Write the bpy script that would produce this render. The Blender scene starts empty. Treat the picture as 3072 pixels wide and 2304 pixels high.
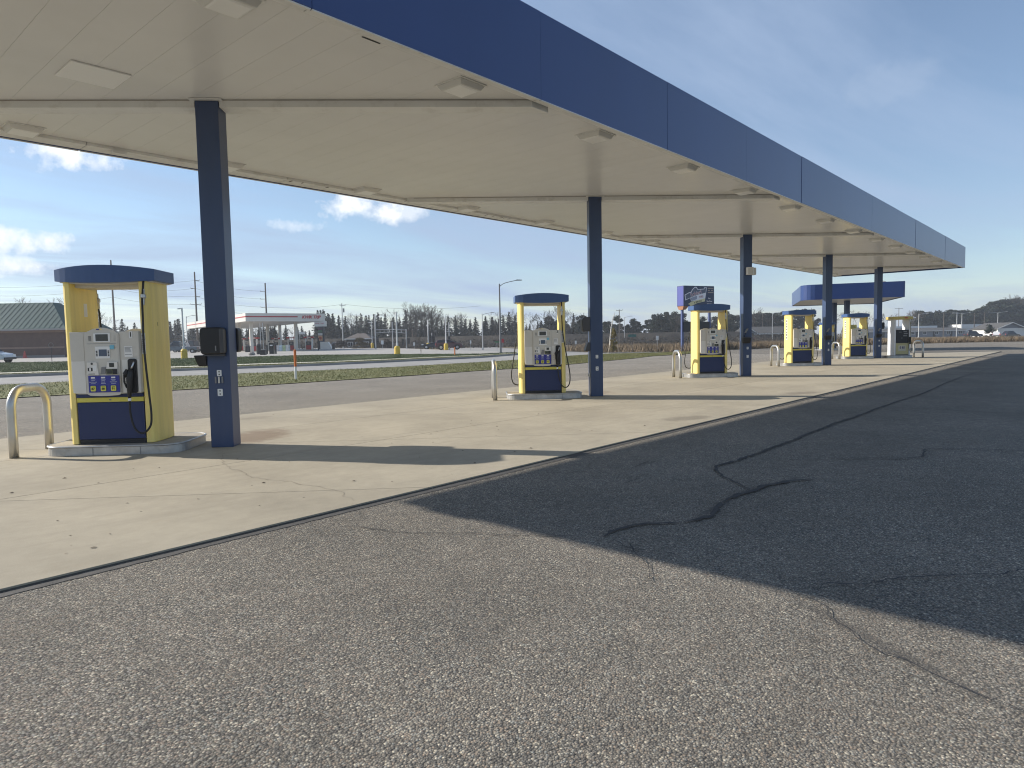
import bpy, math, random
import numpy as np
from mathutils import Vector, Matrix

random.seed(7); RNG = np.random.default_rng(7)
SC = bpy.context.scene
COL = SC.collection
R = math.radians

# ------------------------------------------------------------------ camera
YAW, PITCH, ROLL = R(41.2377), R(-3.8534), R(-1.0574)
cam = bpy.data.cameras.new('camera'); camo = bpy.data.objects.new('camera', cam); COL.objects.link(camo)
_f = Vector((math.cos(YAW) * math.cos(PITCH), math.sin(YAW) * math.cos(PITCH), math.sin(PITCH)))
_r = Vector((math.sin(YAW), -math.cos(YAW), 0)); _u = _r.cross(_f)
_r2 = math.cos(ROLL) * _r + math.sin(ROLL) * _u; _u2 = -math.sin(ROLL) * _r + math.cos(ROLL) * _u
camo.matrix_world = Matrix(((_r2.x, _u2.x, -_f.x, -4.1854), (_r2.y, _u2.y, -_f.y, -9.2758), (_r2.z, _u2.z, -_f.z, 1.4369), (0, 0, 0, 1)))
cam.sensor_width = 36; cam.lens = 23.494; cam.clip_start = 0.05; cam.clip_end = 6000
SC.camera = camo

# ------------------------------------------------------------------ sun, sky, exposure
SUN_EL, SUN_ANG = R(27.2), R(117.3)         # direction towards the sun, angle from +x
sund = bpy.data.lights.new('sun', 'SUN'); sund.energy = 4.7; sund.angle = R(0.55); sund.color = (1.0, 0.93, 0.835)
suno = bpy.data.objects.new('sun', sund); COL.objects.link(suno)
sd = Vector((math.cos(SUN_ANG) * math.cos(SUN_EL), math.sin(SUN_ANG) * math.cos(SUN_EL), math.sin(SUN_EL)))
suno.rotation_euler = sd.to_track_quat('Z', 'Y').to_euler()
SC.view_settings.view_transform = 'Standard'; SC.view_settings.look = 'None'
SC.view_settings.exposure = 0.55; SC.view_settings.gamma = 1.0; SC.view_settings.use_curve_mapping = False

world = bpy.data.worlds.new('World'); SC.world = world; world.use_nodes = True
def build_world():
    nt = world.node_tree; N = nt.nodes; Lk = nt.links; N.clear()
    def nd(t, **kw):
        n = N.new(t)
        for k, v in kw.items(): setattr(n, k, v)
        return n
    def val(sock, v):
        if isinstance(v, bpy.types.NodeSocket): Lk.new(v, sock)
        else: sock.default_value = v
    def math_(op, a, b=None, c=None, clamp=False):
        n = nd('ShaderNodeMath', operation=op, use_clamp=clamp); val(n.inputs[0], a)
        if b is not None: val(n.inputs[1], b)
        if c is not None: val(n.inputs[2], c)
        return n.outputs[0]
    out = nd('ShaderNodeOutputWorld'); bg = nd('ShaderNodeBackground'); bg.inputs['Strength'].default_value = SKY_STR
    Lk.new(bg.outputs[0], out.inputs[0])
    sky = nd('ShaderNodeTexSky', sky_type='NISHITA'); sky.sun_disc = False
    sky.sun_elevation = SUN_EL; sky.sun_rotation = R(90) - SUN_ANG
    sky.altitude = 330; sky.air_density = 1.0; sky.dust_density = 0.25; sky.ozone_density = 2.0
    tc = nd('ShaderNodeTexCoord'); D = tc.outputs['Generated']
    sep = nd('ShaderNodeSeparateXYZ'); Lk.new(D, sep.inputs[0])
    # thin high cloud: project the direction on a flat layer, streaked
    zc = math_('MAXIMUM', sep.outputs[2], 0.03); zc = math_('ADD', zc, 0.06)
    px = math_('DIVIDE', sep.outputs[0], zc); py = math_('DIVIDE', sep.outputs[1], zc)
    cb = nd('ShaderNodeCombineXYZ'); Lk.new(px, cb.inputs[0]); Lk.new(py, cb.inputs[1])
    mp = nd('ShaderNodeMapping'); Lk.new(cb.outputs[0], mp.inputs[0])
    mp.inputs['Rotation'].default_value = (0, 0, R(35)); mp.inputs['Scale'].default_value = (0.16, 0.42, 1)
    n1 = nd('ShaderNodeTexNoise'); Lk.new(mp.outputs[0], n1.inputs['Vector'])
    n1.inputs['Scale'].default_value = 1.35; n1.inputs['Detail'].default_value = 7; n1.inputs['Roughness'].default_value = 0.58; n1.inputs['Distortion'].default_value = 0.7
    thin = nd('ShaderNodeMapRange'); Lk.new(n1.outputs[0], thin.inputs[0])
    thin.inputs[1].default_value = 0.40; thin.inputs[2].default_value = 0.66; thin.inputs[3].default_value = 0.16; thin.inputs[4].default_value = 0.95
    # a thin layer is seen edge-on near the horizon and is nearly clear overhead
    slant = math_('MINIMUM', math_('DIVIDE', 0.42, math_('ADD', math_('MAXIMUM', sep.outputs[2], 0.0), 0.08)), 1.0)
    thin_f = math_('MULTIPLY', thin.outputs[0], slant)
    # cumulus puffs low over the street, broken up by noise
    n2 = nd('ShaderNodeTexNoise'); Lk.new(D, n2.inputs['Vector']); n2.inputs['Scale'].default_value = 26; n2.inputs['Detail'].default_value = 8; n2.inputs['Roughness'].default_value = 0.62
    n3 = nd('ShaderNodeTexNoise'); Lk.new(D, n3.inputs['Vector']); n3.inputs['Scale'].default_value = 5; n3.inputs['Detail'].default_value = 4
    nz = math_('ADD', math_('MULTIPLY', math_('SUBTRACT', n2.outputs[0], 0.5), 5.0), math_('MULTIPLY', math_('SUBTRACT', n3.outputs[0], 0.5), 2.4))
    tot = None
    for az, el, wa, we, k in PUFFS:
        az, el = R(az), R(el)
        c = (math.cos(az) * math.cos(el), math.sin(az) * math.cos(el), math.sin(el))
        t1 = (-math.sin(az), math.cos(az), 0.0); t2 = (-math.cos(az) * math.sin(el), -math.sin(az) * math.sin(el), math.cos(el))
        def dot(v):
            n = nd('ShaderNodeVectorMath', operation='DOT_PRODUCT'); Lk.new(D, n.inputs[0]); n.inputs[1].default_value = v; return n.outputs['Value']
        a = math_('DIVIDE', dot(t1), wa * 1.0); b = math_('DIVIDE', dot(t2), we * 1.15)
        r2 = math_('ADD', math_('MULTIPLY', a, a), math_('MULTIPLY', b, b))
        front = math_('GREATER_THAN', dot(c), 0.5)
        m = math_('ADD', math_('SUBTRACT', 1.0, r2), nz)
        m = math_('MULTIPLY', math_('MULTIPLY', m, 0.85, clamp=True), math_('MULTIPLY', front, k))
        tot = m if tot is None else math_('MAXIMUM', tot, m)
    mix1 = nd('ShaderNodeMix', data_type='RGBA'); Lk.new(thin_f, mix1.inputs[0]); Lk.new(sky.outputs[0], mix1.inputs[6]); mix1.inputs[7].default_value = CLOUD_THIN
    mix2 = nd('ShaderNodeMix', data_type='RGBA'); Lk.new(tot, mix2.inputs[0]); Lk.new(mix1.outputs[2], mix2.inputs[6]); mix2.inputs[7].default_value = CLOUD_PUFF
    Lk.new(mix2.outputs[2], bg.inputs['Color'])
SKY_STR = 0.10
CLOUD_THIN = (3.0, 3.85, 5.35, 1); CLOUD_PUFF = (7.6, 7.8, 8.1, 1)
# azimuth, elevation (deg), half widths (rad) and opacity of each puff
PUFFS = [(73.8, 13.5, .055, .022, .9), (76.5, 15.6, .05, .014, .5), (53.7, 11.0, .065, .022, .95), (58.7, 9.4, .05, .010, .6), (49.5, 10.6, .03, .012, .6), (77.2, 7.3, .065, .013, .9), (79.0, 5.6, .06, .012, .8),
         (118, 12, .10, .03, .8), (150, 9, .09, .025, .8), (12.6, 17.5, .05, .02, .05), (-60, 10, .1, .025, .7), (-120, 13, .1, .03, .7), (190, 10, .1, .03, .7)]
build_world()
SC.cycles.use_denoising = True; SC.cycles.filter_width = 1.1
SC.cycles.max_bounces = 6; SC.cycles.diffuse_bounces = 4; SC.cycles.glossy_bounces = 3; SC.cycles.transmission_bounces = 2; SC.cycles.volume_bounces = 0

# ------------------------------------------------------------------ points projected from image coordinates; far depths stretched, ground heights chosen (metres)
L0 = [(-2.84, 14.71, -0.02), (-0.98, 14.23, -0.02), (0.5, 14.38, -0.02), (2.14, 14.18, -0.02), (4.62, 13.0, -0.02), (7.17, 12.47, -0.02), (9.69, 12.33, -0.02), (13.39, 12.15, -0.02), (18.17, 12.29, -0.02), (20.91, 12.33, -0.02)]
L1 = [(-2.16, 26.17, -0.12), (0.58, 25.43, -0.12), (2.7, 25.3, -0.12), (5.1, 25.07, -0.12), (9.29, 24.7, -0.12), (13.13, 23.83, -0.12), (16.41, 22.75, -0.12), (21.3, 21.77, -0.12), (28.36, 22.1, -0.12), (32.66, 22.43, -0.12)]
L2 = [(-1.19, 42.71, -0.3), (2.75, 40.95, -0.3), (5.63, 39.86, -0.3), (8.94, 39.15, -0.3), (14.33, 37.38, -0.3), (19.34, 35.68, -0.3), (24.12, 34.7, -0.3), (31.79, 34.52, -0.3), (41.35, 34.6, -0.3), (50.55, 37.82, -0.3)]
L3 = [(-0.65, 51.66, -0.3), (3.82, 48.58, -0.3), (6.98, 46.55, -0.3), (10.54, 45.01, -0.3), (17.07, 44.23, -0.3), (23.27, 43.16, -0.3), (28.35, 41.26, -0.3), (36.71, 40.51, -0.3), (47.96, 40.97, -0.3), (56.88, 43.25, -0.3)]
L4 = [(-0.54, 53.62, -0.29), (4.09, 50.52, -0.29), (7.37, 48.47, -0.29), (11.07, 46.97, -0.29), (17.92, 46.38, -0.29), (24.24, 45.0, -0.29), (29.27, 42.69, -0.29), (38.02, 42.09, -0.29), (49.33, 42.28, -0.29), (58.55, 44.69, -0.29)]
L5 = [(1.3, 84.21, -0.05), (7.91, 77.7, -0.05), (12.97, 76.15, -0.05), (17.47, 70.37, -0.05), (26.77, 68.54, -0.05), (34.24, 64.03, -0.05), (40.84, 60.6, -0.05), (44.01, 49.37, -0.05), (46.21, 39.27, -0.05), (52.68, 39.64, -0.05)]
LOT_FAR = [(29.65, 559.18, -0.05), (61.05, 230.01, -0.05), (102.2, 149.19, -0.05), (86.11, 110.95, -0.05), (82.9, 95.28, -0.05), (70.42, 71.15, -0.05), (51.74, 44.16, -0.05), (49.11, 37.91, -0.05)]
FIELD = [(68.57, 44.97), (64.1, 38.18), (60.36, 33.36), (69.26, 31.87), (68.28, 22.19), (76.53, 21.97), (105.61, 10.6), (114.3, 4.45), (118.36, -1.2), (123.11, -13.01)]
VFAR = [(43.52, 26.04, -0.2), (51.29, 29.19, -0.2), (50.81, 27.05, -0.2), (50.93, 23.72, -0.2), (51.55, 21.95, -0.2), (54.98, 20.42, -0.2)]
VNEAR = [(20.74, 12.07, -0.02), (25.17, 12.35, -0.02), (34.61, 13.95, -0.02), (39.46, 15.18, -0.02), (43.69, 14.76, -0.02)]
TREES = [('s', 136.45, 199.77, 11.83, 1), ('s', 143.42, 216.14, 13.37, 1), ('s', 134.09, 203.98, 13.14, 1), ('s', 138.92, 206.07, 11.97, 1), ('s', 130.22, 187.11, 10.54, 1), ('s', 140.55, 198.12, 10.79, 1), ('s', 139.09, 189.15, 10.45, 1), ('s', 147.93, 198.83, 12.07, 1), ('s', 136.4, 180.05, 10.37, 1), ('s', 149.94, 196.54, 11.32, 1), ('s', 151.77, 195.97, 11.63, 1), ('s', 144.68, 184.29, 11.66, 1), ('s', 147.33, 185.83, 10.15, 1), ('s', 143.89, 179.11, 11.01, 1), ('s', 147.5, 179.56, 9.64, 1), ('s', 151.52, 184.09, 10.14, 1), ('s', 145.26, 172.99, 9.11, 1), ('s', 150.56, 176.07, 12.44, 1), ('s', 151.05, 173.99, 10.35, 1), ('s', 157.57, 178.72, 11.51, 1), ('s', 148.86, 165.84, 8.9, 1), ('s', 159.83, 176.14, 9.07, 1), ('s', 151.26, 163.1, 11.21, 1), ('s', 160.54, 170.76, 9.19, 1), ('s', 167.19, 175.34, 9.11, 1), ('s', 159.8, 164.0, 9.82, 1), ('s', 172.7, 173.62, 10.64, 1), ('s', 171.3, 169.13, 9.7, 1), ('s', 168.76, 164.43, 9.06, 1), ('s', 166.36, 159.56, 8.58, 1), ('s', 161.86, 152.53, 9.15, 1), ('s', 165.63, 151.27, 9.44, 1), ('s', 170.81, 152.97, 9.42, 1), ('s', 166.4, 147.35, 8.18, 1), ('s', 182.72, 160.66, 9.08, 1), ('s', 93.31, 236.82, 11.46, 1), ('s', 94.16, 235.85, 9.72, 1), ('s', 95.85, 233.91, 10.53, 1), ('s', 98.68, 230.68, 8.17, 1), ('s', 99.63, 229.61, 8.43, 1), ('s', 101.32, 227.67, 7.52, 1), ('s', 84.9, 254.01, 11.19, 1), ('s', 87.79, 250.71, 9.73, 1), ('s', 95.86, 241.51, 9.97, 1), ('s', 97.38, 239.77, 10.38, 1), ('s', 98.3, 238.73, 10.82, 1), ('s', 83.07, 256.09, 9.63, 1), ('s', 86.12, 252.62, 8.39, 1), ('b', 115.32, 211.7, 7.41, 1), ('b', 116.86, 209.95, 7.58, 1), ('b', 118.25, 208.36, 7.33, 1), ('b', 120.07, 206.28, 7.07, 1), ('b', 121.75, 204.37, 7.23, 1), ('b', 123.14, 202.78, 6.77, 1), ('s', 125.48, 192.51, 12.52, 1), ('s', 126.77, 191.04, 12.62, 1), ('s', 127.7, 189.98, 11.34, 1), ('s', 128.8, 188.72, 11.03, 1), ('s', 163.37, 149.29, 9.24, 1), ('s', 165.01, 147.42, 9.06, 1), ('s', 167.38, 144.72, 9.68, 1), ('s', 168.75, 143.16, 10.75, 1), ('s', 170.11, 141.6, 9.61, 1), ('s', 175.22, 135.77, 7.26, 1), ('s', 176.13, 134.73, 7.51, 1), ('s', 177.23, 133.48, 8.3, 1), ('s', 177.77, 132.86, 7.46, 1), ('s', 183.33, 126.51, 9.79, 1), ('B', 137.33, 156.19, 14.47, 1), ('B', 139.57, 153.63, 13.88, 1), ('B', 141.47, 151.46, 13.7, 1), ('B', 142.85, 149.89, 12.48, 1), ('b', 124.56, 170.76, 10.91, 1), ('b', 134.57, 159.34, 11.93, 1), ('b', 147.68, 144.38, 10.26, 1), ('b', 148.89, 143.0, 9.96, 1), ('b', 123.87, 171.55, 10.4, 1), ('b', 155.28, 135.71, 10.31, 1), ('b', 165.15, 132.05, 10.5, 1), ('b', 166.72, 130.26, 10.19, 1), ('B', 172.3, 123.89, 11.35, 1), ('b', 171.08, 125.29, 10.86, 1), ('b', 173.35, 122.7, 12.38, 1), ('b', 176.32, 119.32, 9.66, 1), ('b', 158.35, 139.81, 10.16, 1), ('b', 162.71, 134.84, 11.36, 1), ('p', 225.49, 116.44, 9.79, 1), ('p', 223.94, 118.2, 9.57, 1), ('p', 227.03, 114.67, 10.39, 1), ('p', 228.06, 113.5, 9.97, 1), ('p', 229.27, 112.13, 10.46, 1), ('p', 230.47, 110.75, 10.3, 1), ('p', 242.33, 97.23, 10.22, 1), ('p', 243.18, 96.25, 9.29, 1), ('p', 245.07, 94.09, 8.72, 1), ('p', 249.54, 89.0, 9.37, 1), ('p', 250.57, 87.82, 9.6, 1), ('p', 251.95, 86.25, 9.31, 1), ('p', 252.98, 85.08, 9.54, 1), ('p', 254.35, 83.51, 8.98, 1), ('b', 223.85, 110.71, 10.05, 1), ('b', 230.75, 102.83, 8.84, 1), ('b', 237.83, 94.76, 9.15, 1), ('b', 239.01, 93.41, 9.12, 1), ('b', 243.89, 87.84, 11.53, 1), ('b', 244.9, 86.68, 9.97, 1), ('b', 247.77, 83.42, 8.36, 1), ('b', 234.46, 98.6, 8.74, 1), ('p', 278.05, 94.49, 10.42, 1), ('p', 279.92, 92.35, 10.06, 1), ('p', 282.0, 89.98, 10.94, 1), ('p', 285.75, 85.71, 11.47, 1), ('p', 287.83, 83.33, 11.73, 1), ('p', 289.91, 80.96, 11.35, 1), ('b', 291.99, 78.58, 11.45, 1), ('b', 298.23, 71.46, 11.12, 1), ('b', 302.4, 66.71, 11.16, 1), ('b', 304.27, 64.58, 10.64, 1), ('b', 309.89, 58.17, 9.85, 1), ('b', 316.55, 50.57, 10.77, 1), ('b', 316.09, 66.29, 9.78, 1), ('b', 320.98, 60.72, 9.95, 1), ('b', 322.81, 58.63, 9.74, 1), ('b', 327.49, 53.29, 10.84, 1), ('b', 329.12, 51.44, 10.64, 1), ('p', 364.94, 56.18, 11.22, 1), ('p', 366.29, 54.64, 11.35, 1), ('p', 367.86, 52.85, 10.97, 1), ('p', 368.99, 51.57, 10.6, 1), ('p', 370.33, 50.03, 10.73, 1), ('p', 371.68, 48.49, 11.03, 1), ('p', 373.03, 46.96, 10.82, 1), ('p', 374.15, 45.68, 11.13, 1), ('p', 375.5, 44.14, 11.6, 1), ('p', 376.85, 42.6, 11.4, 1), ('p', 378.19, 41.07, 10.85, 1), ('p', 379.32, 39.78, 10.99, 1), ('p', 380.66, 38.25, 11.12, 1), ('p', 381.79, 36.97, 11.26, 1), ('p', 382.91, 35.69, 11.57, 1), ('p', 384.26, 34.15, 11.87, 1), ('p', 385.38, 32.87, 11.84, 1), ('p', 353.84, 53.64, 9.59, 1), ('p', 356.67, 50.41, 8.85, 1), ('p', 359.5, 47.19, 9.1, 1), ('p', 362.11, 44.21, 8.7, 1), ('p', 364.72, 41.23, 8.95, 1), ('p', 367.33, 38.25, 9.21, 1), ('p', 369.72, 35.52, 8.81, 1), ('p', 372.12, 32.79, 9.4, 1), ('p', 410.68, 34.41, 13.54, 1), ('p', 411.64, 33.32, 14.42, 1), ('p', 412.83, 31.96, 15.47, 1), ('p', 414.26, 30.33, 15.61, 1), ('p', 415.45, 28.97, 16.3, 1), ('p', 416.65, 27.61, 16.45, 1), ('p', 417.84, 26.25, 16.7, 1), ('p', 419.27, 24.61, 16.37, 1), ('p', 420.46, 23.25, 16.7, 1), ('p', 421.66, 21.89, 17.03, 1), ('p', 422.85, 20.53, 16.63, 1), ('p', 423.92, 19.31, 16.24, 1), ('p', 425.24, 17.81, 16.57, 1), ('p', 426.91, 15.9, 16.88, 1), ('p', 393.06, 31.7, 11.78, 1), ('p', 394.89, 29.62, 12.77, 1), ('p', 396.71, 27.54, 13.41, 1), ('p', 398.54, 25.46, 13.7, 1), ('p', 400.36, 23.38, 13.65, 1), ('p', 402.19, 21.3, 13.94, 1), ('p', 403.78, 19.48, 13.55, 1), ('p', 405.15, 17.91, 13.52, 1), ('p', 393.97, 30.66, 10.38, 1), ('p', 395.8, 28.58, 11.02, 1), ('p', 397.62, 26.5, 11.31, 1), ('p', 399.45, 24.42, 10.92, 1), ('p', 401.27, 22.34, 11.55, 1), ('p', 403.1, 20.26, 11.16, 1), ('p', 404.92, 18.18, 11.45, 1), ('B', 420.46, 23.25, 18.87, 1), ('B', 421.66, 21.89, 19.92, 1), ('B', 422.85, 20.53, 19.16, 1), ('b', 57.22, 186.76, 11.51, 1), ('b', 56.55, 187.52, 11.02, 1), ('b', 45.01, 200.69, 14.53, 1), ('b', 43.9, 201.95, 14.4, 1), ('b', 48.12, 197.14, 14.28, 1), ('b', 49.0, 196.13, 14.59, 1)]
P = {'suv_wheel': (13.55, 75.83, -0.05), 'suv_nose': (15.76, 82.14, -0.05), 'cone': (25.97, 124.33, -0.05, 0.87), 'bldg_l': (21.64, 119.13, -0.05, 4.57), 'bldg_r': (26.99, 105.76, -0.05, 4.15), 'bldg_ridge': (26.14, 106.88, 0, 8.27), 'bldg_eave_r': (29.56, 96.89, 0, 4.07), 'yl1': (27.58, 66.64, -0.14, 5.67), 'yl2': (45.11, 51.42, -0.1, 4.86), 'yl3': (92.37, 118.67, -0.05, 5.98), 'yl4': (78.69, 83.75, -0.05, 5.21), 'yl5': (67.1, 66.65, -0.05, 4.97), 'lamp': (57.03, 46.15, -0.4, 8.32), 'lamp2': (83.57, 74.52, -0.4, 6.32), 'maroon_suv': (70.13, 69.21, -0.05, 1.34), 'dark_car': (75.86, 79.11, -0.05, 0.69), 'dark_car2': (106.01, 152.87, -0.05, 1.85), 'marker': (10.12, 14.69, -0.06, 1.25), 'marker2': (46.84, 43.7, -0.3, 0.98), 'sapling': (43.81, 45.83, -0.25, 1.91), 'pickup_gray': (49.62, 121.11, -0.05, 2.33), 'pickup_maroon': (64.87, 149.37, -0.05, 2.69), 'kt_c': (55.14, 106.1, 5.5, 6.97), 'kt_r': (70.06, 103.72, 5.66, 7.05), 'kt_l': (69.0, 163.51, 6.44, 7.82), 'kt_colA': (60.96, 120.15, -0.05), 'kt_colB': (58.02, 109.82, -0.05), 'kt_colE': (66.78, 108.95, -0.05), 'kt_pump1': (64.06, 125.73, -0.05), 'kt_pump2': (59.81, 112.34, -0.05), 'kt_pump3': (67.25, 111.45, -0.05), 'kt_pump4': (70.08, 109.74, -0.05), 'kt_display': (61.36, 104.49, -0.05), 'kt_bin': (40.59, 73.44, -0.05), 'kt_bin2': (44.97, 79.1, -0.05), 'kt_bin3': (42.71, 78.63, -0.05), 'kt_hose': (67.72, 103.31, -0.05), 'kt_stone': (38.56, 72.72, -0.05), 'kt_colC': (70.83, 127.14, -0.05), 'kt_colD': (74.71, 128.79, -0.05), 'kt_pump5': (74.12, 129.47, -0.05), 'kt_pylon': (80.8, 122.59, 0.42, 6.24), 'kt_wedge': (81.83, 121.41, 0.26, 1.41), 'utilA': (55.8, 173.17, 0, 22.5), 'utilB': (69.2, 157.88, 0, 19.27), 'utilC': (80.53, 144.95, 0, 16.25), 'utilD': (95.75, 135.2, 0.13, 11.26), 'utilE': (159.31, 93.1, -0.22, 9.24), 'lampE': (168.9, 97.37, -0.34, 7.34), 'sig': (77.11, 88.04, 0.09, 3.63), 'sig2': (73.31, 92.38, 0.28, 6.52), 'p3': (75.42, 89.97, 0.18, 5.03), 'sig4': (75.52, 79.21, -0.07, 2.51), 'sig5': (77.54, 76.91, -0.12, 4.6), 'lampK': (60.99, 144.44, 0, 7.93), 'birch': (97.9, 56.72, 0.06, 5.82), 'staked': (59.91, 31.65, -0.45, 2.37), 'streetsign': (61.29, 30.06, -0.01, 1.7), 'redsign': (77.81, 64.44, 0, 1.49), 'greensign': (77.17, 65.17, 0, 1.11), 'whitesign': (85.72, 55.42, 0, 0.96), 'ws5': (72.13, 32.9, 0, 1.5), 'k3s': (78.04, 86.98, 0, 1.12), 'k3s2': (81.45, 75.49, 0, 1.31), 'k3s3': (77.26, 95.47, 0, 1.61), 'signL': (66.05, 26.16, -0.37, 7.05), 'signR': (70.22, 24.44, 4.75, 7.13), 'signfarL': (68.55, 27.87, 4.87, 7.24), 'signpostR': (69.89, 24.81, 2.13, 3.88), 'c2FL': (52.99, 9.12, 4.24, 5.47), 'c2FR': (54.63, 1.93, 4.14, 5.38), 'c2L': (68.91, 15.29, 4.47, 5.71), 'c2A': (62.28, 9.17, 0, 4.22), 'c2B': (58.72, 7.15, 0, 4.35), 'c2pump': (59.73, 9.04, -0.44, 2.12), 'flood': (59.48, 4.77, 0, 6.17), 'houseL': (200.39, 72.09, -0.63, 3.7), 'houseM': (202.62, 69.54, 1.52, 3.85), 'houseR': (208.76, 62.54, 1.35, 3.67), 'motelL': (281.13, 60.56, -0.01, 4.0), 'motelM': (301.94, 36.83, 2.59, 3.41), 'motelR': (308.5, 29.34, 1.16, 2.54), 'whL': (354.93, 37.2, 0.69, 4.35), 'whR': (361.24, 29.99, 1.15, 4.17), 'gabL': (242.07, 13.89, 0.52, 1.87), 'gabA': (245.28, 10.23, 0.43, 3.51), 'gabR': (248.5, 6.56, 0.34, 1.59), 'blackcar': (220.14, 8.5, 0, 1.41), 'whitecar': (223.87, 11.85, 0, 1.28), 'darkcars': (237.79, 18.78, 0, 1.72), 'bush': (228.68, 13.97, 0, 2.96), 'p730': (273.17, 39.24, 0, 7.74), 'p1080': (290.86, 34.26, 0, 8.23), 'p1265': (252.35, 24.98, 0, 7.32), 'p1335': (325.29, 33.0, 0, 8.63), 'p1510': (286.3, 24.25, 0, 7.63), 'p1650': (313.07, 24.13, 0, 8.35), 'p1840': (353.54, 23.58, 0, 9.04), 'p445': (302.47, 51.42, 0, 11.12), 'k5lamp': (187.98, 60.4, 0, 7.46), 'k5pole': (246.25, 85.15, 0, 9.17), 'kt_colF': (66.37, 138.3, -0.05), 'kt_pole1': (43.94, 80.27, -0.05), 'kt_pole2': (44.19, 79.99, -0.05), 'kt_bin4': (55.52, 106.59, -0.05), 'kt_bin5': (76.77, 111.24, -0.05), 'kt_board': (65.54, 105.81, -0.05), 'house_brown': (107.35, 144.77, -0.05), 'house_brown_l': (105.22, 147.2, -0.05), 'house_brown_r': (109.6, 142.2, -0.05), 'bush1': (86.5, 115.35, -0.05), 'bush2': (89.39, 127.26, -0.05), 'bush3': (90.44, 110.84, -0.05), 'emb0': (79.84, 221.77, -0.05), 'emb1': (97.49, 197.08, -0.05), 'emb2': (114.93, 168.05, -0.05), 'emb3': (147.32, 128.07, -0.05), 'emb4': (182.68, 90.77, -0.05), 'emb5': (220.53, 61.27, -0.05), 'white_pickup': (56.51, 134.35, -0.05), 'hc': (193.02, 69.85, -0.05)}

# ------------------------------------------------------------------ helpers
class MB:
    """collects faces of one mesh"""
    def __init__(s): s.v = []; s.f = []
    def quad(s, *p):
        i = len(s.v); s.v += [tuple(q) for q in p]; s.f.append(tuple(range(i, i + len(p)))); return s
    def box(s, x0, x1, y0, y1, z0, z1):
        i = len(s.v)
        s.v += [(x0, y0, z0), (x1, y0, z0), (x1, y1, z0), (x0, y1, z0), (x0, y0, z1), (x1, y0, z1), (x1, y1, z1), (x0, y1, z1)]
        s.f += [(i, i + 3, i + 2, i + 1), (i + 4, i + 5, i + 6, i + 7), (i, i + 1, i + 5, i + 4), (i + 1, i + 2, i + 6, i + 5), (i + 2, i + 3, i + 7, i + 6), (i + 3, i, i + 4, i + 7)]
        return s
    def hexa(s, b, t):
        """b, t: loops of n points, bottom (seen from above ccw) and top"""
        i = len(s.v); n = len(b); s.v += [tuple(q) for q in b] + [tuple(q) for q in t]
        s.f.append(tuple(range(i + n - 1, i - 1, -1))); s.f.append(tuple(range(i + n, i + 2 * n)))
        for k in range(n): s.f.append((i + k, i + (k + 1) % n, i + n + (k + 1) % n, i + n + k))
        return s
    def prism(s, poly, z0, z1): return s.hexa([(x, y, z0) for x, y in poly], [(x, y, z1) for x, y in poly])
    def prism_y(s, poly, y0, y1):
        """poly in (x, z), ccw seen from -y; extruded along y"""
        i = len(s.v); n = len(poly); s.v += [(x, y0, z) for x, z in poly] + [(x, y1, z) for x, z in poly]
        s.f.append(tuple(range(i, i + n))); s.f.append(tuple(range(i + 2 * n - 1, i + n - 1, -1)))
        for k in range(n): s.f.append((i + (k + 1) % n, i + k, i + n + k, i + n + (k + 1) % n))
        return s
    def tube(s, path, r, seg=8, cap=True):
        path = [Vector(p) for p in path]; n = len(path); i0 = len(s.v)
        rr = r if isinstance(r, (list, tuple)) else [r] * n
        up = None
        for k, p in enumerate(path):
            d = (path[min(k + 1, n - 1)] - path[max(k - 1, 0)]).normalized()
            if up is None: up = Vector((0, 0, 1)) if abs(d.z) < .9 else Vector((1, 0, 0))
            a = d.cross(up)
            if a.length < 1e-5: a = d.orthogonal()
            a.normalize(); b = d.cross(a).normalized(); up = a.cross(d)
            for j in range(seg):
                t = 2 * math.pi * j / seg; q = p + (a * math.cos(t) + b * math.sin(t)) * rr[k]; s.v.append(tuple(q))
        for k in range(n - 1):
            for j in range(seg):
                a0 = i0 + k * seg + j; a1 = i0 + k * seg + (j + 1) % seg
                s.f.append((a0, a0 + seg, a1 + seg, a1))
        if cap:
            s.f.append(tuple(i0 + j for j in range(seg))); s.f.append(tuple(i0 + (n - 1) * seg + j for j in range(seg - 1, -1, -1)))
        return s
    def cyl(s, x, y, z0, z1, r, seg=16, r1=None): return s.tube([(x, y, z0), (x, y, z1)], [r, r if r1 is None else r1], seg)
    def lathe(s, prof, seg=24, cx=0, cy=0):
        i0 = len(s.v); n = len(prof)
        for r, z in prof:
            for j in range(seg): t = 2 * math.pi * j / seg; s.v.append((cx + r * math.cos(t), cy + r * math.sin(t), z))
        for k in range(n - 1):
            for j in range(seg):
                a0 = i0 + k * seg + j; a1 = i0 + k * seg + (j + 1) % seg; s.f.append((a0, a1, a1 + seg, a0 + seg))
        s.f.append(tuple(i0 + j for j in range(seg - 1, -1, -1))); s.f.append(tuple(i0 + (n - 1) * seg + j for j in range(seg)))
        return s
    def mesh(s, name, smooth=False):
        me = bpy.data.meshes.new(name); me.from_pydata(s.v, [], s.f); me.update()
        if smooth:
            for p in me.polygons: p.use_smooth = True
        return me

def mesh_np(name, V, F):
    me = bpy.data.meshes.new(name); V = np.asarray(V, np.float32); F = np.asarray(F, np.int32); k = F.shape[1]
    me.vertices.add(len(V)); me.vertices.foreach_set('co', V.ravel())
    me.loops.add(F.size); me.loops.foreach_set('vertex_index', F.ravel())
    me.polygons.add(len(F)); me.polygons.foreach_set('loop_start', np.arange(0, F.size, k, dtype=np.int32))
    me.update(calc_edges=True); return me

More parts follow.
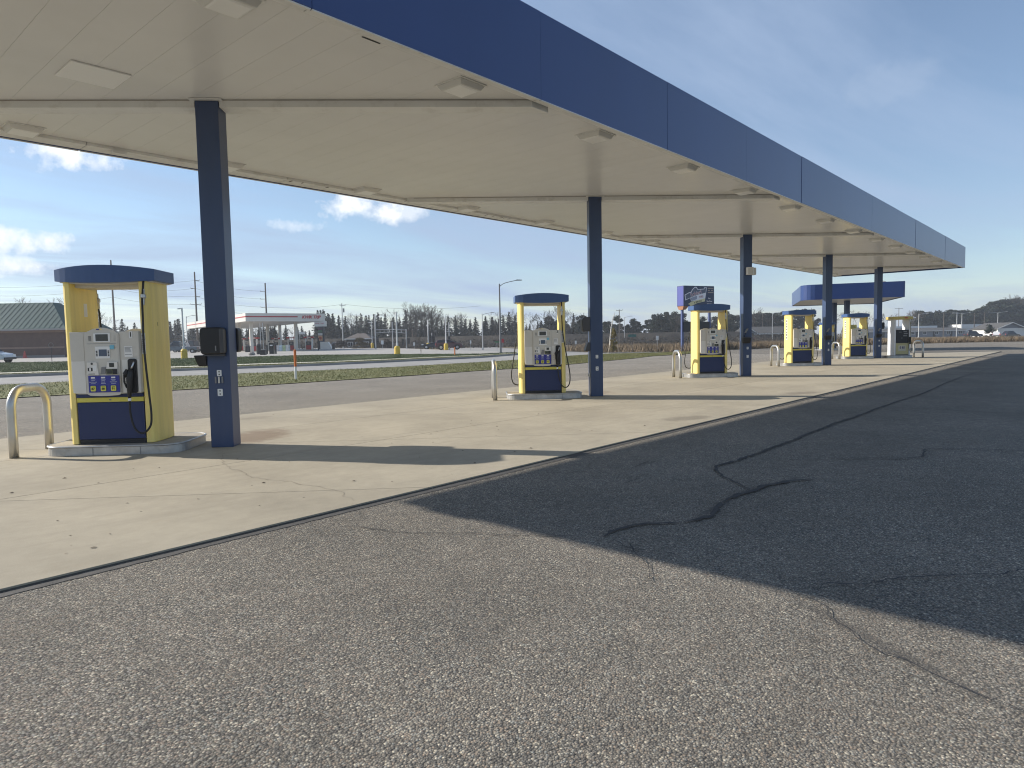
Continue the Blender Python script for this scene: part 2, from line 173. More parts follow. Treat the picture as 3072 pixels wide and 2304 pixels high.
CACHE = {}
def obj(name, me, mat=None, parent=None, loc=(0, 0, 0), rot=(0, 0, 0), scale=None, bevel=0, smooth=False):
    if isinstance(me, MB): me = me.mesh(name, smooth)
    if mat is not None and len(me.materials) == 0: me.materials.append(mat)
    o = bpy.data.objects.new(name, me); COL.objects.link(o); o.parent = parent; o.location = loc; o.rotation_euler = rot
    if scale is not None: o.scale = scale if hasattr(scale, '__len__') else (scale,) * 3
    if bevel:
        m = o.modifiers.new('bevel', 'BEVEL'); m.width = bevel; m.segments = 2; m.limit_method = 'ANGLE'; m.angle_limit = R(40)
    return o
def cobj(key, name, fn, mat, parent, **kw):
    """object whose mesh is shared under key"""
    if key not in CACHE:
        m = fn(); CACHE[key] = m.mesh(name, kw.get('smooth', False)) if isinstance(m, MB) else m
        if mat is not None: CACHE[key].materials.append(mat)
    return obj(name, CACHE[key], None, parent, **kw)
def empty(name, loc=(0, 0, 0), rz=0.0):
    o = bpy.data.objects.new(name, None); COL.objects.link(o); o.location = loc; o.rotation_euler = (0, 0, rz); o.empty_display_size = .2; return o
def tag(o, label, cat, group=None):
    o['label'] = label; o['category'] = cat
    if group: o['group'] = group
    return o
def structure(o): o['kind'] = 'structure'; return o
def stuff(o): o['kind'] = 'stuff'; return o
def copy_tree(o, parent=None):
    c = o.copy(); COL.objects.link(c); c.parent = parent
    for ch in list(o.children): copy_tree(ch, c)
    return c
def spline(pts, n=8):
    P_ = [Vector(p) for p in pts]; out = []
    for i in range(len(P_) - 1):
        p0 = P_[max(i - 1, 0)]; p1 = P_[i]; p2 = P_[i + 1]; p3 = P_[min(i + 2, len(P_) - 1)]
        for k in range(n):
            t = k / n
            out.append(.5 * ((2 * p1) + (p2 - p0) * t + (2 * p0 - 5 * p1 + 4 * p2 - p3) * t * t + (3 * p1 - p0 - 3 * p2 + p3) * t ** 3))
    out.append(P_[-1]); return out
def rrect(x0, x1, y0, y1, r, n=4):
    pts = []
    for cx, cy, a in ((x1 - r, y0 + r, -90), (x1 - r, y1 - r, 0), (x0 + r, y1 - r, 90), (x0 + r, y0 + r, 180)):
        for k in range(n + 1): t = R(a + 90 * k / n); pts.append((cx + r * math.cos(t), cy + r * math.sin(t)))
    return pts
def text_mesh(s, size, depth=.0015, shear=0.0, bold=0.0, align='CENTER', spacing=1.0):
    key = ('txt', s, size, depth, shear, bold, align, spacing)
    if key in CACHE: return CACHE[key]
    cu = bpy.data.curves.new('lettering', 'FONT'); cu.body = s; cu.size = size; cu.extrude = depth; cu.align_x = align; cu.align_y = 'CENTER'
    cu.shear = shear; cu.offset = bold; cu.space_character = spacing; cu.resolution_u = 3
    o = bpy.data.objects.new('lettering', cu); COL.objects.link(o)
    me = bpy.data.meshes.new_from_object(o); bpy.data.objects.remove(o); me.name = 'lettering'; me.materials.clear()
    CACHE[key] = me; return me
def text(name, s, size, mat, parent, loc, rot=(R(90), 0, 0), **kw):
    me = text_mesh(s, size, **kw).copy(); me.materials.append(mat)
    return obj(name, me, None, parent, loc=loc, rot=rot)

# ------------------------------------------------------------------ materials
MATS = {}
def mat(name, col, rough=.5, metal=0.0, var=0.0, vscale=4.0, bump=0.0, bscale=60.0, spec=.5, coat=0.0, stretch=(1, 1, 1), dirt=None, randobj=0.0):
    if name in MATS: return MATS[name]
    m = bpy.data.materials.new(name); m.use_nodes = True; nt = m.node_tree; b = nt.nodes['Principled BSDF']
    b.inputs['Roughness'].default_value = rough; b.inputs['Metallic'].default_value = metal; b.inputs['Specular IOR Level'].default_value = spec
    b.inputs['Coat Weight'].default_value = coat
    c4 = (*col, 1); b.inputs['Base Color'].default_value = c4
    src = None
    if var or dirt or bump or randobj:
        tc = nt.nodes.new('ShaderNodeTexCoord'); mp = nt.nodes.new('ShaderNodeMapping'); mp.inputs['Scale'].default_value = stretch
        nt.links.new(tc.outputs['Object'], mp.inputs[0])
    if var:
        n = nt.nodes.new('ShaderNodeTexNoise'); n.inputs['Scale'].default_value = vscale; n.inputs['Detail'].default_value = 6; n.inputs['Roughness'].default_value = .6
        nt.links.new(mp.outputs[0], n.inputs['Vector'])
        mr = nt.nodes.new('ShaderNodeMapRange'); mr.inputs[1].default_value = .3; mr.inputs[2].default_value = .7; mr.inputs[3].default_value = 1 - var; mr.inputs[4].default_value = 1 + var
        nt.links.new(n.outputs[0], mr.inputs[0])
        mx = nt.nodes.new('ShaderNodeMix'); mx.data_type = 'RGBA'; mx.blend_type = 'MULTIPLY'; mx.inputs[0].default_value = 1; mx.inputs[6].default_value = c4
        nt.links.new(mr.outputs[0], mx.inputs[7]); src = mx.outputs[2]
    if dirt:
        dc, amt, ds = dirt
        n = nt.nodes.new('ShaderNodeTexNoise'); n.inputs['Scale'].default_value = ds; n.inputs['Detail'].default_value = 8; n.inputs['Roughness'].default_value = .7
        nt.links.new(mp.outputs[0], n.inputs['Vector'])
        mr = nt.nodes.new('ShaderNodeMapRange'); mr.inputs[1].default_value = .5; mr.inputs[2].default_value = .75; mr.inputs[3].default_value = 0; mr.inputs[4].default_value = amt
        nt.links.new(n.outputs[0], mr.inputs[0])
        mx = nt.nodes.new('ShaderNodeMix'); mx.data_type = 'RGBA'; nt.links.new(mr.outputs[0], mx.inputs[0])
        if src: nt.links.new(src, mx.inputs[6])
        else: mx.inputs[6].default_value = c4
        mx.inputs[7].default_value = (*dc, 1); src = mx.outputs[2]
    if randobj:
        oi = nt.nodes.new('ShaderNodeObjectInfo'); mr = nt.nodes.new('ShaderNodeMapRange'); mr.inputs[3].default_value = 1 - randobj; mr.inputs[4].default_value = 1 + randobj
        nt.links.new(oi.outputs['Random'], mr.inputs[0])
        mx = nt.nodes.new('ShaderNodeMix'); mx.data_type = 'RGBA'; mx.blend_type = 'MULTIPLY'; mx.inputs[0].default_value = 1
        if src: nt.links.new(src, mx.inputs[6])
        else: mx.inputs[6].default_value = c4
        nt.links.new(mr.outputs[0], mx.inputs[7]); src = mx.outputs[2]
    if src: nt.links.new(src, b.inputs['Base Color'])
    if bump:
        n = nt.nodes.new('ShaderNodeTexNoise'); n.inputs['Scale'].default_value = bscale; n.inputs['Detail'].default_value = 5
        nt.links.new(mp.outputs[0], n.inputs['Vector'])
        bp = nt.nodes.new('ShaderNodeBump'); bp.inputs['Strength'].default_value = bump; bp.inputs['Distance'].default_value = .01
        nt.links.new(n.outputs[0], bp.inputs['Height']); nt.links.new(bp.outputs[0], b.inputs['Normal'])
    MATS[name] = m; return m

def ramp(nt, fac, stops, interp='LINEAR'):
    n = nt.nodes.new('ShaderNodeValToRGB'); n.color_ramp.interpolation = interp
    el = n.color_ramp.elements
    while len(el) < len(stops): el.new(.5)
    for e_, (p, c) in zip(el, stops): e_.position = p; e_.color = (*c, 1)
    nt.links.new(fac, n.inputs[0]); return n.outputs[0]
def nmath(nt, op, a, b=None, clamp=False):
    n = nt.nodes.new('ShaderNodeMath'); n.operation = op; n.use_clamp = clamp
    for i, v in enumerate((a, b)):
        if v is None: continue
        if isinstance(v, bpy.types.NodeSocket): nt.links.new(v, n.inputs[i])
        else: n.inputs[i].default_value = v
    return n.outputs[0]
def nmix(nt, fac, a, b, blend='MIX'):
    n = nt.nodes.new('ShaderNodeMix'); n.data_type = 'RGBA'; n.blend_type = blend
    for sck, v in ((n.inputs[0], fac), (n.inputs[6], a), (n.inputs[7], b)):
        if isinstance(v, bpy.types.NodeSocket): nt.links.new(v, sck)
        elif isinstance(v, tuple): sck.default_value = (*v, 1)
        else: sck.default_value = v
    return n.outputs[2]
def nnoise(nt, vec, scale, detail=6, rough=.6, dist=0.0):
    n = nt.nodes.new('ShaderNodeTexNoise'); nt.links.new(vec, n.inputs['Vector']); n.inputs['Scale'].default_value = scale
    n.inputs['Detail'].default_value = detail; n.inputs['Roughness'].default_value = rough; n.inputs['Distortion'].default_value = dist; return n.outputs[0]
def nrange(nt, v, a, b, c=0.0, d=1.0):
    n = nt.nodes.new('ShaderNodeMapRange'); nt.links.new(v, n.inputs[0])
    for i, x in enumerate((a, b, c, d)): n.inputs[i + 1].default_value = x
    return n.outputs[0]

def asphalt_material(name='weathered_asphalt', ASPH=1.46, sheen=.05, smears=()):
    m = bpy.data.materials.new(name); m.use_nodes = True; nt = m.node_tree; b = nt.nodes['Principled BSDF']
    g = nt.nodes.new('ShaderNodeNewGeometry'); V = g.outputs['Position']
    w = nt.nodes.new('ShaderNodeTexVoronoi'); w.inputs['Scale'].default_value = 98; w.inputs['Randomness'].default_value = 1; nt.links.new(V, w.inputs['Vector'])
    w2 = nt.nodes.new('ShaderNodeTexVoronoi'); w2.inputs['Scale'].default_value = 210; nt.links.new(V, w2.inputs['Vector'])
    sp = nt.nodes.new('ShaderNodeSeparateColor'); nt.links.new(w.outputs['Color'], sp.inputs[0])
    sp2 = nt.nodes.new('ShaderNodeSeparateColor'); nt.links.new(w2.outputs['Color'], sp2.inputs[0])
    stone = ramp(nt, sp.outputs[0], [(0, (.050, .050, .052)), (.28, (.095, .093, .092)), (.5, (.15, .142, .13)), (.66, (.19, .155, .132)), (.8, (.17, .178, .18)), (.93, (.25, .23, .20)), (1, (.38, .355, .31))])
    fine = ramp(nt, sp2.outputs[1], [(0, (.05, .05, .052)), (.6, (.12, .115, .11)), (1, (.24, .22, .20))])
    pick = nrange(nt, sp.outputs[2], .20, .24)
    c = nmix(nt, pick, fine, stone)
    gap = nrange(nt, w.outputs['Distance'], .35, .75, 1.0, .45)
    c = nmix(nt, 1.0, c, gap, 'MULTIPLY')
    big = nrange(nt, nnoise(nt, V, .45, 5, .6), .3, .7, .80, 1.18); c = nmix(nt, 1.0, c, big, 'MULTIPLY')
    mid = nrange(nt, nnoise(nt, V, 5.5, 4, .6), .3, .7, .88, 1.12); c = nmix(nt, 1.0, c, mid, 'MULTIPLY')
    tone = nnoise(nt, V, 1.7, 3); c = nmix(nt, nrange(nt, tone, .35, .65, 0.0, .14), c, (.165, .14, .12))
    c = nmix(nt, 1.0, c, (ASPH * 1.03, ASPH, ASPH * .89), 'MULTIPLY')
    for (sx, sy, rx, ry, rot, amt) in smears:
        mp = nt.nodes.new('ShaderNodeMapping'); mp.vector_type = 'TEXTURE'; mp.inputs['Location'].default_value = (sx, sy, 0); mp.inputs['Rotation'].default_value = (0, 0, R(rot)); mp.inputs['Scale'].default_value = (rx, ry, 40)
        nt.links.new(V, mp.inputs[0])
        ln = nt.nodes.new('ShaderNodeVectorMath'); ln.operation = 'LENGTH'; nt.links.new(mp.outputs[0], ln.inputs[0])
        d = nmath(nt, 'ADD', ln.outputs['Value'], nmath(nt, 'MULTIPLY', nmath(nt, 'SUBTRACT', nnoise(nt, V, 9, 5), .5), 1.4))
        c = nmix(nt, nrange(nt, d, .3, 1.1, amt, 0), c, (.055, .053, .05))
    nt.links.new(c, b.inputs['Base Color'])
    b.inputs['Roughness'].default_value = .92; b.inputs['Specular IOR Level'].default_value = .22
    b.inputs['Sheen Weight'].default_value = sheen; b.inputs['Sheen Roughness'].default_value = .6; b.inputs['Sheen Tint'].default_value = (1, .93, .84, 1)
    hgt = nmath(nt, 'ADD', nmath(nt, 'MULTIPLY', w.outputs['Distance'], -1.0), nmath(nt, 'MULTIPLY', sp.outputs[1], .7))
    bp = nt.nodes.new('ShaderNodeBump'); bp.inputs['Strength'].default_value = .8; bp.inputs['Distance'].default_value = .0055
    nt.links.new(hgt, bp.inputs['Height']); nt.links.new(bp.outputs[0], b.inputs['Normal'])
    return m


def concrete_material(name, base, stains=()):
    m = bpy.data.materials.new(name); m.use_nodes = True; nt = m.node_tree; b = nt.nodes['Principled BSDF']
    g = nt.nodes.new('ShaderNodeNewGeometry'); V = g.outputs['Position']
    c = nmix(nt, nrange(nt, nnoise(nt, V, .55, 6, .62), .32, .68), tuple(x * .82 for x in base), tuple(x * 1.1 for x in base))
    c = nmix(nt, 1.0, c, nrange(nt, nnoise(nt, V, 7, 6, .7), .25, .75, .91, 1.08), 'MULTIPLY')
    c = nmix(nt, 1.0, c, nrange(nt, nnoise(nt, V, 120, 3, .6), .3, .7, .90, 1.09), 'MULTIPLY')
    mp = nt.nodes.new('ShaderNodeMapping'); mp.inputs['Rotation'].default_value = (0, 0, R(45)); mp.inputs['Scale'].default_value = (.5, 5.0, 1); nt.links.new(V, mp.inputs[0])
    c = nmix(nt, nrange(nt, nnoise(nt, mp.outputs[0], 1.1, 7, .7), .50, .76, 0, .34), c, tuple(x * .62 for x in base))
    c = nmix(nt, nrange(nt, nnoise(nt, V, 1.6, 8, .72), .62, .8, 0, .30), c, (base[0] * .72, base[1] * .62, base[2] * .48))
    w = nt.nodes.new('ShaderNodeTexVoronoi'); w.inputs['Scale'].default_value = 2.3; nt.links.new(V, w.inputs['Vector'])
    c = nmix(nt, nrange(nt, w.outputs['Distance'], .018, .030, .85, 0), c, (.035, .03, .025))
    for (sx, sy, rx, ry, rot, amt, colr) in stains:
        mp = nt.nodes.new('ShaderNodeMapping'); mp.vector_type = 'TEXTURE'; mp.inputs['Location'].default_value = (sx, sy, 0); mp.inputs['Rotation'].default_value = (0, 0, R(rot)); mp.inputs['Scale'].default_value = (rx, ry, 40)
        nt.links.new(V, mp.inputs[0])
        ln = nt.nodes.new('ShaderNodeVectorMath'); ln.operation = 'LENGTH'; nt.links.new(mp.outputs[0], ln.inputs[0])
        d = nmath(nt, 'ADD', ln.outputs['Value'], nmath(nt, 'MULTIPLY', nmath(nt, 'SUBTRACT', nnoise(nt, V, 3.5, 5), .5), 1.1))
        c = nmix(nt, nrange(nt, d, .55, 1.05, amt, 0), c, colr)
    oi = nt.nodes.new('ShaderNodeObjectInfo'); c = nmix(nt, 1.0, c, nrange(nt, oi.outputs['Random'], 0, 1, .95, 1.04), 'MULTIPLY')
    nt.links.new(c, b.inputs['Base Color']); b.inputs['Roughness'].default_value = .85; b.inputs['Specular IOR Level'].default_value = .3
    bp = nt.nodes.new('ShaderNodeBump'); bp.inputs['Strength'].default_value = .25; bp.inputs['Distance'].default_value = .004
    nt.links.new(nnoise(nt, V, 90, 5), bp.inputs['Height']); nt.links.new(bp.outputs[0], b.inputs['Normal'])
    return m

def grass_material(name, stops, scale=.6):
    m = bpy.data.materials.new(name); m.use_nodes = True; nt = m.node_tree; b = nt.nodes['Principled BSDF']
    g = nt.nodes.new('ShaderNodeNewGeometry'); V = g.outputs['Position']
    n = nmath(nt, 'ADD', nmath(nt, 'MULTIPLY', nnoise(nt, V, scale, 6, .65), .6), nmath(nt, 'MULTIPLY', nnoise(nt, V, scale * 14, 4, .7), .4))
    c = ramp(nt, n, stops)
    nt.links.new(c, b.inputs['Base Color']); b.inputs['Roughness'].default_value = .8; b.inputs['Specular IOR Level'].default_value = .2
    return m

M_ASPH = asphalt_material(smears=[(-.74, -8.52, .80, .055, 58, .6), (2.35, -6.93, .55, .07, -12, .55), (1.2, -6.86, .75, .05, 4, .5), (4.3, -6.17, 1.3, .06, 0, .5), (7.5, -6.13, 2.2, .07, 0, .5), (-1.9, -6.9, .5, .28, 30, .18), (3.2, -9.4, .9, .5, 10, .2)]); M_ASPH2 = asphalt_material('grazing_bright_asphalt', 1.8, .08)  # second asphalt is a lighter copy holding the grazing-view brightness
M_CONC = concrete_material('pad_concrete', (.385, .343, .262), [(6.55, -3.92, .62, .30, -20, .55, (.16, .14, .11)), (12.5, -3.9, .75, .33, -15, .5, (.15, .13, .11)), (.95, .55, .55, .9, -45, .62, (.17, .11, .07)), (2.2, 3.0, .5, .25, 10, .3, (.2, .17, .13)), (10.4, .55, .5, .8, -45, .4, (.2, .14, .1))])
M_ROAD = concrete_material('street_concrete', (.33, .318, .295))
M_LOT2 = concrete_material('lot_concrete', (.38, .36, .325))
M_WALK = concrete_material('walk_concrete', (.62, .58, .46))
M_LAWN = grass_material('lawn', [(.3, (.105, .120, .045)), (.47, (.165, .170, .068)), (.58, (.225, .21, .098)), (.72, (.31, .26, .14))])
M_BANK = grass_material('shaded_bank_lawn', [(.3, (.038, .060, .018)), (.5, (.065, .088, .028)), (.65, (.11, .12, .045)), (.8, (.17, .15, .07))])  # shade of the slope facing off the sun, put into darker greens
M_DRY = grass_material('dry_grass', [(.3, (.085, .062, .042)), (.46, (.17, .13, .085)), (.6, (.26, .20, .135)), (.75, (.34, .28, .19))], .25)
M_BRUSH = grass_material('brush', [(.3, (.028, .024, .019)), (.5, (.055, .047, .037)), (.62, (.09, .075, .056)), (.78, (.16, .13, .095))], .12)
M_FIELDG = grass_material('field_ground', [(.3, (.09, .075, .04)), (.5, (.14, .11, .06)), (.7, (.2, .15, .08))], .08)
M_SEAL = mat('tar_seal', (.070, .067, .063), .75, var=.25, vscale=9, bump=.3, bscale=80)
M_CRACK = mat('crack', (.050, .047, .045), .9, var=.3, vscale=20)
M_JOINT = mat('joint_filler', (.10, .09, .075), .9)
M_BLUE = mat('blue_panel_paint', (.021, .050, .170), .32, var=.10, vscale=.35, spec=.5, coat=.18, bump=.12, bscale=1.4, stretch=(1, 1, .3))
M_COLB = mat('blue_column_paint', (.041, .067, .142), .36, var=.10, vscale=3, stretch=(1, 1, .25), dirt=((.10, .11, .13), .18, 5), spec=.5)
M_NAVY = mat('navy_pump_paint', (.019, .033, .105), .42, var=.06, vscale=2, spec=.4)
M_HOOD = mat('blue_hood_plastic', (.046, .096, .235), .42, var=.08, vscale=2)
M_YEL = mat('yellow_pump_plastic', (.88, .70, .22), .48, var=.10, vscale=2.2, stretch=(3, 3, .25), dirt=((.66, .50, .22), .4, 4))
M_YELB = mat('yellow_band', (.68, .60, .10), .5)
M_HEAD = mat('grey_beige_plastic', (.60, .57, .505), .5, var=.05, vscale=3, bump=.05, bscale=300)
M_HEADL = mat('pale_beige_plastic', (.73, .705, .65), .5, var=.04, vscale=3)
M_WHITE = mat('white_plastic', (.78, .78, .76), .45)
M_PAPER = mat('white_label', (.80, .79, .76), .6)
M_BLACK = mat('black_plastic', (.012, .012, .013), .45)
M_RUBBER = mat('black_rubber', (.014, .014, .015), .6)
M_SCREEN = mat('dark_screen', (.045, .05, .05), .15, spec=.6)
M_SCREENB = mat('blue_screen', (.075, .105, .16), .2, spec=.6)
M_GRADE = mat('grade_panel_blue', (.028, .035, .27), .35)
M_BTN = mat('yellow_button', (.72, .68, .10), .45)
M_TXTW = mat('pale_print', (.55, .57, .66), .6)
M_TXTK = mat('black_print', (.02, .02, .022), .6)
M_TXTR = mat('red_print', (.45, .02, .025), .5)
M_STICK = mat('light_blue_sticker', (.18, .47, .60), .5)
M_STEEL = mat('galvanised_steel', (.52, .51, .48), .38, metal=.9, var=.12, vscale=9, bump=.05, bscale=120, stretch=(1, 1, .3))
M_ALU = mat('island_form_metal', (.47, .47, .46), .45, metal=.75, var=.14, vscale=6, dirt=((.25, .22, .18), .5, 5))
M_ISL = mat('island_concrete', (.33, .30, .25), .9, var=.14, vscale=5, bump=.2, bscale=80)
M_SOFF = mat('soffit_white_metal', (.75, .745, .72), .27, var=.03, vscale=1.2, spec=.5, randobj=.010, dirt=((.64, .63, .59), .2, .8))
M_SOFE = mat('soffit_trim', (.76, .76, .73), .42, var=.04, vscale=2, dirt=((.30, .26, .20), .45, 3))
M_LENS = mat('light_lens', (.86, .86, .83), .3)
M_LHOUS = mat('light_housing', (.66, .655, .62), .45)
M_ROOF = mat('roof_membrane', (.35, .35, .35), .8)
M_CHROME = mat('nozzle_metal', (.6, .6, .6), .3, metal=1)
M_DKGREY = mat('dark_grey', (.06, .06, .065), .55)
M_GREY = mat('mid_grey', (.22, .22, .22), .6)
M_RED = mat('red_paint', (.38, .025, .03), .5)
M_WHT = mat('white_paint', (.72, .70, .64), .55)
M_GLASS = mat('dark_glass', (.02, .024, .028), .08, spec=.7)
M_TYRE = mat('tyre', (.018, .018, .018), .8)
M_RIM = mat('wheel_rim', (.45, .45, .46), .35, metal=.8)
M_BARK = mat('bark', (.085, .068, .052), .9, var=.3, vscale=3)
M_TWIG = mat('bare_twigs', (.075, .062, .053), .9, randobj=.25)
M_BIRCH = mat('birch_bark', (.60, .56, .50), .8, var=.3, vscale=5)
M_SPRUCE = mat('spruce_needles', (.015, .025, .014), .75, var=.45, vscale=.35, randobj=.35, spec=.2)
M_PINE = mat('pine_needles', (.030, .040, .024), .8, var=.5, vscale=.25, randobj=.35, spec=.2)
M_POLE = mat('weathered_wood', (.13, .11, .095), .9, var=.25, vscale=4, stretch=(1, 1, .1))
M_GALV = mat('dull_galvanised', (.42, .43, .44), .5, metal=.5)
M_WPOLE = mat('white_pole', (.66, .66, .65), .5)
M_YBASE = mat('yellow_sleeve', (.62, .43, .05), .6, var=.12, vscale=3)
M_ORANGE = mat('orange_marker', (.62, .16, .03), .55, var=.1, vscale=6)
M_BRICK = mat('dark_brick', (.115, .070, .055), .85, var=.18, vscale=1.2)
M_BAND = mat('pale_brick_band', (.27, .18, .14), .85, var=.1, vscale=2)
M_GROOF = mat('green_metal_roof', (.030, .080, .070), .75, var=.08, vscale=.6)
M_GUTT = mat('gutter', (.30, .29, .28), .5)
M_SHING = mat('brown_shingles', (.12, .10, .088), .9, var=.2, vscale=2)
M_SHINGG = mat('grey_shingles', (.085, .083, .08), .95, var=.2, vscale=2)
M_SIDING = mat('white_siding', (.70, .70, .68), .6)
M_SIDG = mat('grey_siding', (.20, .21, .235), .7)
M_WIRE = mat('wire', (.05, .05, .055), .6)

# ------------------------------------------------------------------ the setting
def sheet(name, poly, mt, z=None):
    mb = MB(); mb.quad(*[(p[0], p[1], p[2] if z is None else z) for p in poly]); return structure(obj(name, mb, mt))
def strip(name, A, B, mt, n=1):
    mb = MB()
    for i in range(len(A) - 1): mb.quad(A[i], A[i + 1], B[i + 1], B[i])
    return structure(obj(name, mb, mt))
def lift(L, dz, dy=0): return [(x, y + dy, z + dz) for x, y, z in L]

L5[8] = (50.5, 43.6, -.2); L5[9] = (59.8, 46.2, -.26)
L0 = [(-70, 15.5, -.02), (-25, 15.2, -.02)] + L0; L1 = [(-70, 29, -.12), (-25, 28, -.12)] + L1; L2 = [(-70, 52, -.3), (-25, 47, -.3)] + L2
L3 = [(-70, 66, -.3), (-25, 58, -.3)] + L3; L4 = [(-70, 68, -.29), (-25, 60, -.29)] + L4; L5 = [(-70, 96, -.05), (-25, 92, -.05)] + L5

mb = MB(); mb.quad(*[(60 + 3500 * math.cos(2 * math.pi * k / 48), 60 + 3500 * math.sin(2 * math.pi * k / 48), -.75) for k in range(48)])
structure(obj('ground', mb, M_FIELDG))

# asphalt: flat round the pad, falling gently to the field on the far side
lotb = [(-60, -80), (-60, 15.5), (-25, 15.2)] + [p[:2] for p in L0[2:]] + [p[:2] for p in VNEAR[1:]] + [(55.5, 20.6), (62, 22.6), (68.3, 22.2), (76.5, 22), (90, 17), (105.6, 10.6), (114.3, 4.5), (118.4, -1.2), (123, -13), (128, -40), (132, -80)]
mb = MB()
nearp = [(x, y, -.02 if x < 46 else -.02 - .28 * min(1, (x - 46) / 30)) for x, y in lotb]
c0 = [(x, y, z) for x, y, z in nearp]
i0 = len(mb.v); mb.v += c0; cz = (44.0, -4.0, -.02); mb.v.append(cz); nn = len(c0)
mb.v.append((-4.0, -4.0, -.02))
for k in range(nn):
    a, b_ = c0[k], c0[(k + 1) % nn]
    hub = nn if (a[0] + b_[0]) / 2 > 44 else nn + 1
    mb.f.append((hub, (k + 1) % nn, k))
    if (a[0] + b_[0]) / 2 <= 44 and (c0[(k + 1) % nn][0] + c0[(k + 2) % nn][0]) / 2 > 44: mb.f.append((nn, nn + 1, (k + 1) % nn)[::-1])
    if (a[0] + b_[0]) / 2 > 44 and (c0[(k + 1) % nn][0] + c0[(k + 2) % nn][0]) / 2 <= 44: mb.f.append((nn + 1, nn, (k + 1) % nn)[::-1])
ASPHALT = structure(obj('asphalt_lot', mb, M_ASPH))

# cracks and the tar seal along the pad edge
def ribbon(pts, w, z, jit=.35, sub=10, taper=True, rough=.016):
    """a thin strip along a jagged path: smooth course, wander and fine teeth"""
    Q = spline([(x, y, z) for x, y in pts], sub); P_ = [Q[0]]
    for q in Q[1:]:
        if (q - P_[-1]).length > .045: P_.append(q)
    n = len(P_); mb = MB(); lv = []; wan = 0.0
    for i, p in enumerate(P_):
        d = (P_[min(i + 1, n - 1)] - P_[max(i - 1, 0)]).normalized(); s = Vector((-d.y, d.x, 0))
        wan = wan * .8 + random.gauss(0, 1) * rough * .5
        off = s * (wan + random.uniform(-.35, .35) * rough)
        w1 = w * random.uniform(1 - jit, 1 + jit) * .5; w2 = w * random.uniform(1 - jit, 1 + jit) * .5
        if taper: k = min(1, .2 + 5 * min(i, n - 1 - i) / n); w1 *= k; w2 *= k
        lv.append((p + off + s * w1, p + off - s * w2))
    for i in range(n - 1): mb.quad(lv[i][0], lv[i][1], lv[i + 1][1], lv[i + 1][0])
    return mb
CR = [([(1.34, -6.85), (1.7, -6.84), (1.93, -6.89), (2.25, -6.9), (2.48, -6.98), (2.67, -7.09), (2.81, -7.2)], .055), ([(.56, -6.87), (.9, -6.95), (1.34, -6.85)], .05),
      ([(1.93, -6.89), (2.24, -6.58), (2.52, -6.3), (2.79, -6.14), (3.06, -6.12), (3.39, -6.16), (3.79, -6.16), (4.41, -6.17), (5.11, -6.18), (6.09, -6.12), (7.02, -6.13), (8.41, -6.14), (10.19, -6.14), (14, -6.2), (20, -6.1), (29, -6.3)], .045),
      ([(3.67, -6.62), (4.04, -6.97), (4.29, -7.32), (4.67, -7.75), (5.2, -7.69), (5.44, -7.78), (5.64, -8.07), (5.87, -8.65), (6.1, -9.4), (5.9, -10.6)], .038), ([(2.15, -5.44), (2.67, -5.36), (2.81, -5.41)], .016), ([(1.48, -5.78), (1.79, -5.77)], .014), ([(3.92, -5.85), (4.11, -5.99), (4.3, -6.14)], .014),
      ([(10.19, -6.14), (10.35, -6.88), (10.24, -7.78), (10.31, -8.35), (10.2, -10)], .03), ([(13.33, -4.99), (13.19, -6.41), (12.65, -7.53), (12.43, -8.21), (12.6, -10)], .035),
      ([(-1.15, -4.78), (-1.09, -4.95), (-1.01, -5.21), (-.93, -5.4), (-.64, -5.8), (-.45, -6.12), (-.3, -6.38), (-.15, -6.59)], .015), ([(-.15, -6.59), (.01, -6.56), (.16, -6.58), (.33, -6.68), (.56, -6.87)], .045), ([(-.15, -6.68), (-.18, -6.83), (-.31, -6.96), (-.46, -7.1), (-.67, -7.26), (-.8, -7.39)], .012), ([(-.15, -6.68), (-.25, -6.89), (-.18, -7.1), (-.21, -7.26)], .011),
      ([(-.34, -8.01), (-.25, -8.12), (-.15, -8.11), (-.06, -8.21), (.01, -8.31), (.17, -8.4), (.34, -8.53), (.51, -8.66), (.68, -8.87), (.79, -8.91), (.87, -8.98), (1.1, -9.3)], .018), ([(-.33, -7.91), (-.39, -8.1), (-.45, -8.2), (-.59, -8.31), (-.7, -8.41), (-.82, -8.53), (-.86, -8.66), (-.92, -8.77), (-.98, -8.89), (-1.02, -9.0), (-1.06, -9.11), (-1.2, -9.5)], .012),
      ([(-2.4, 8.2), (2, 6.6), (4.2, 6.1), (9, 5.4)], .02), ([(12, 7.2), (15, 8.0), (16.5, 7.9)], .025), ([(6, 9.5), (14, 9.8), (22, 9.3)], .02)]
for pts, w in CR: obj('crack', ribbon(pts, w * (.62 if w < .04 else .95), -.016, jit=.7, sub=14), M_CRACK, ASPHALT)
obj('tar_seal', ribbon([(-14, -4.43), (-6, -4.44), (-2, -4.43), (1, -4.445), (5, -4.43), (12, -4.44), (22, -4.43), (34, -4.44), (48, -4.43)], .085, -.0182, .16, 60, False, .004), M_SEAL, ASPHALT)

# the lane between pad and verge: grazing-view brightness put into its paler colour
sheet('drive_lane', [(-16, 3.86), (-16, 15.1)] + [p[:2] for p in L0[2:]] + [p[:2] for p in VNEAR[1:]] + [(45.6, 15.4), (45.6, 3.86)], M_ASPH2, -.015)
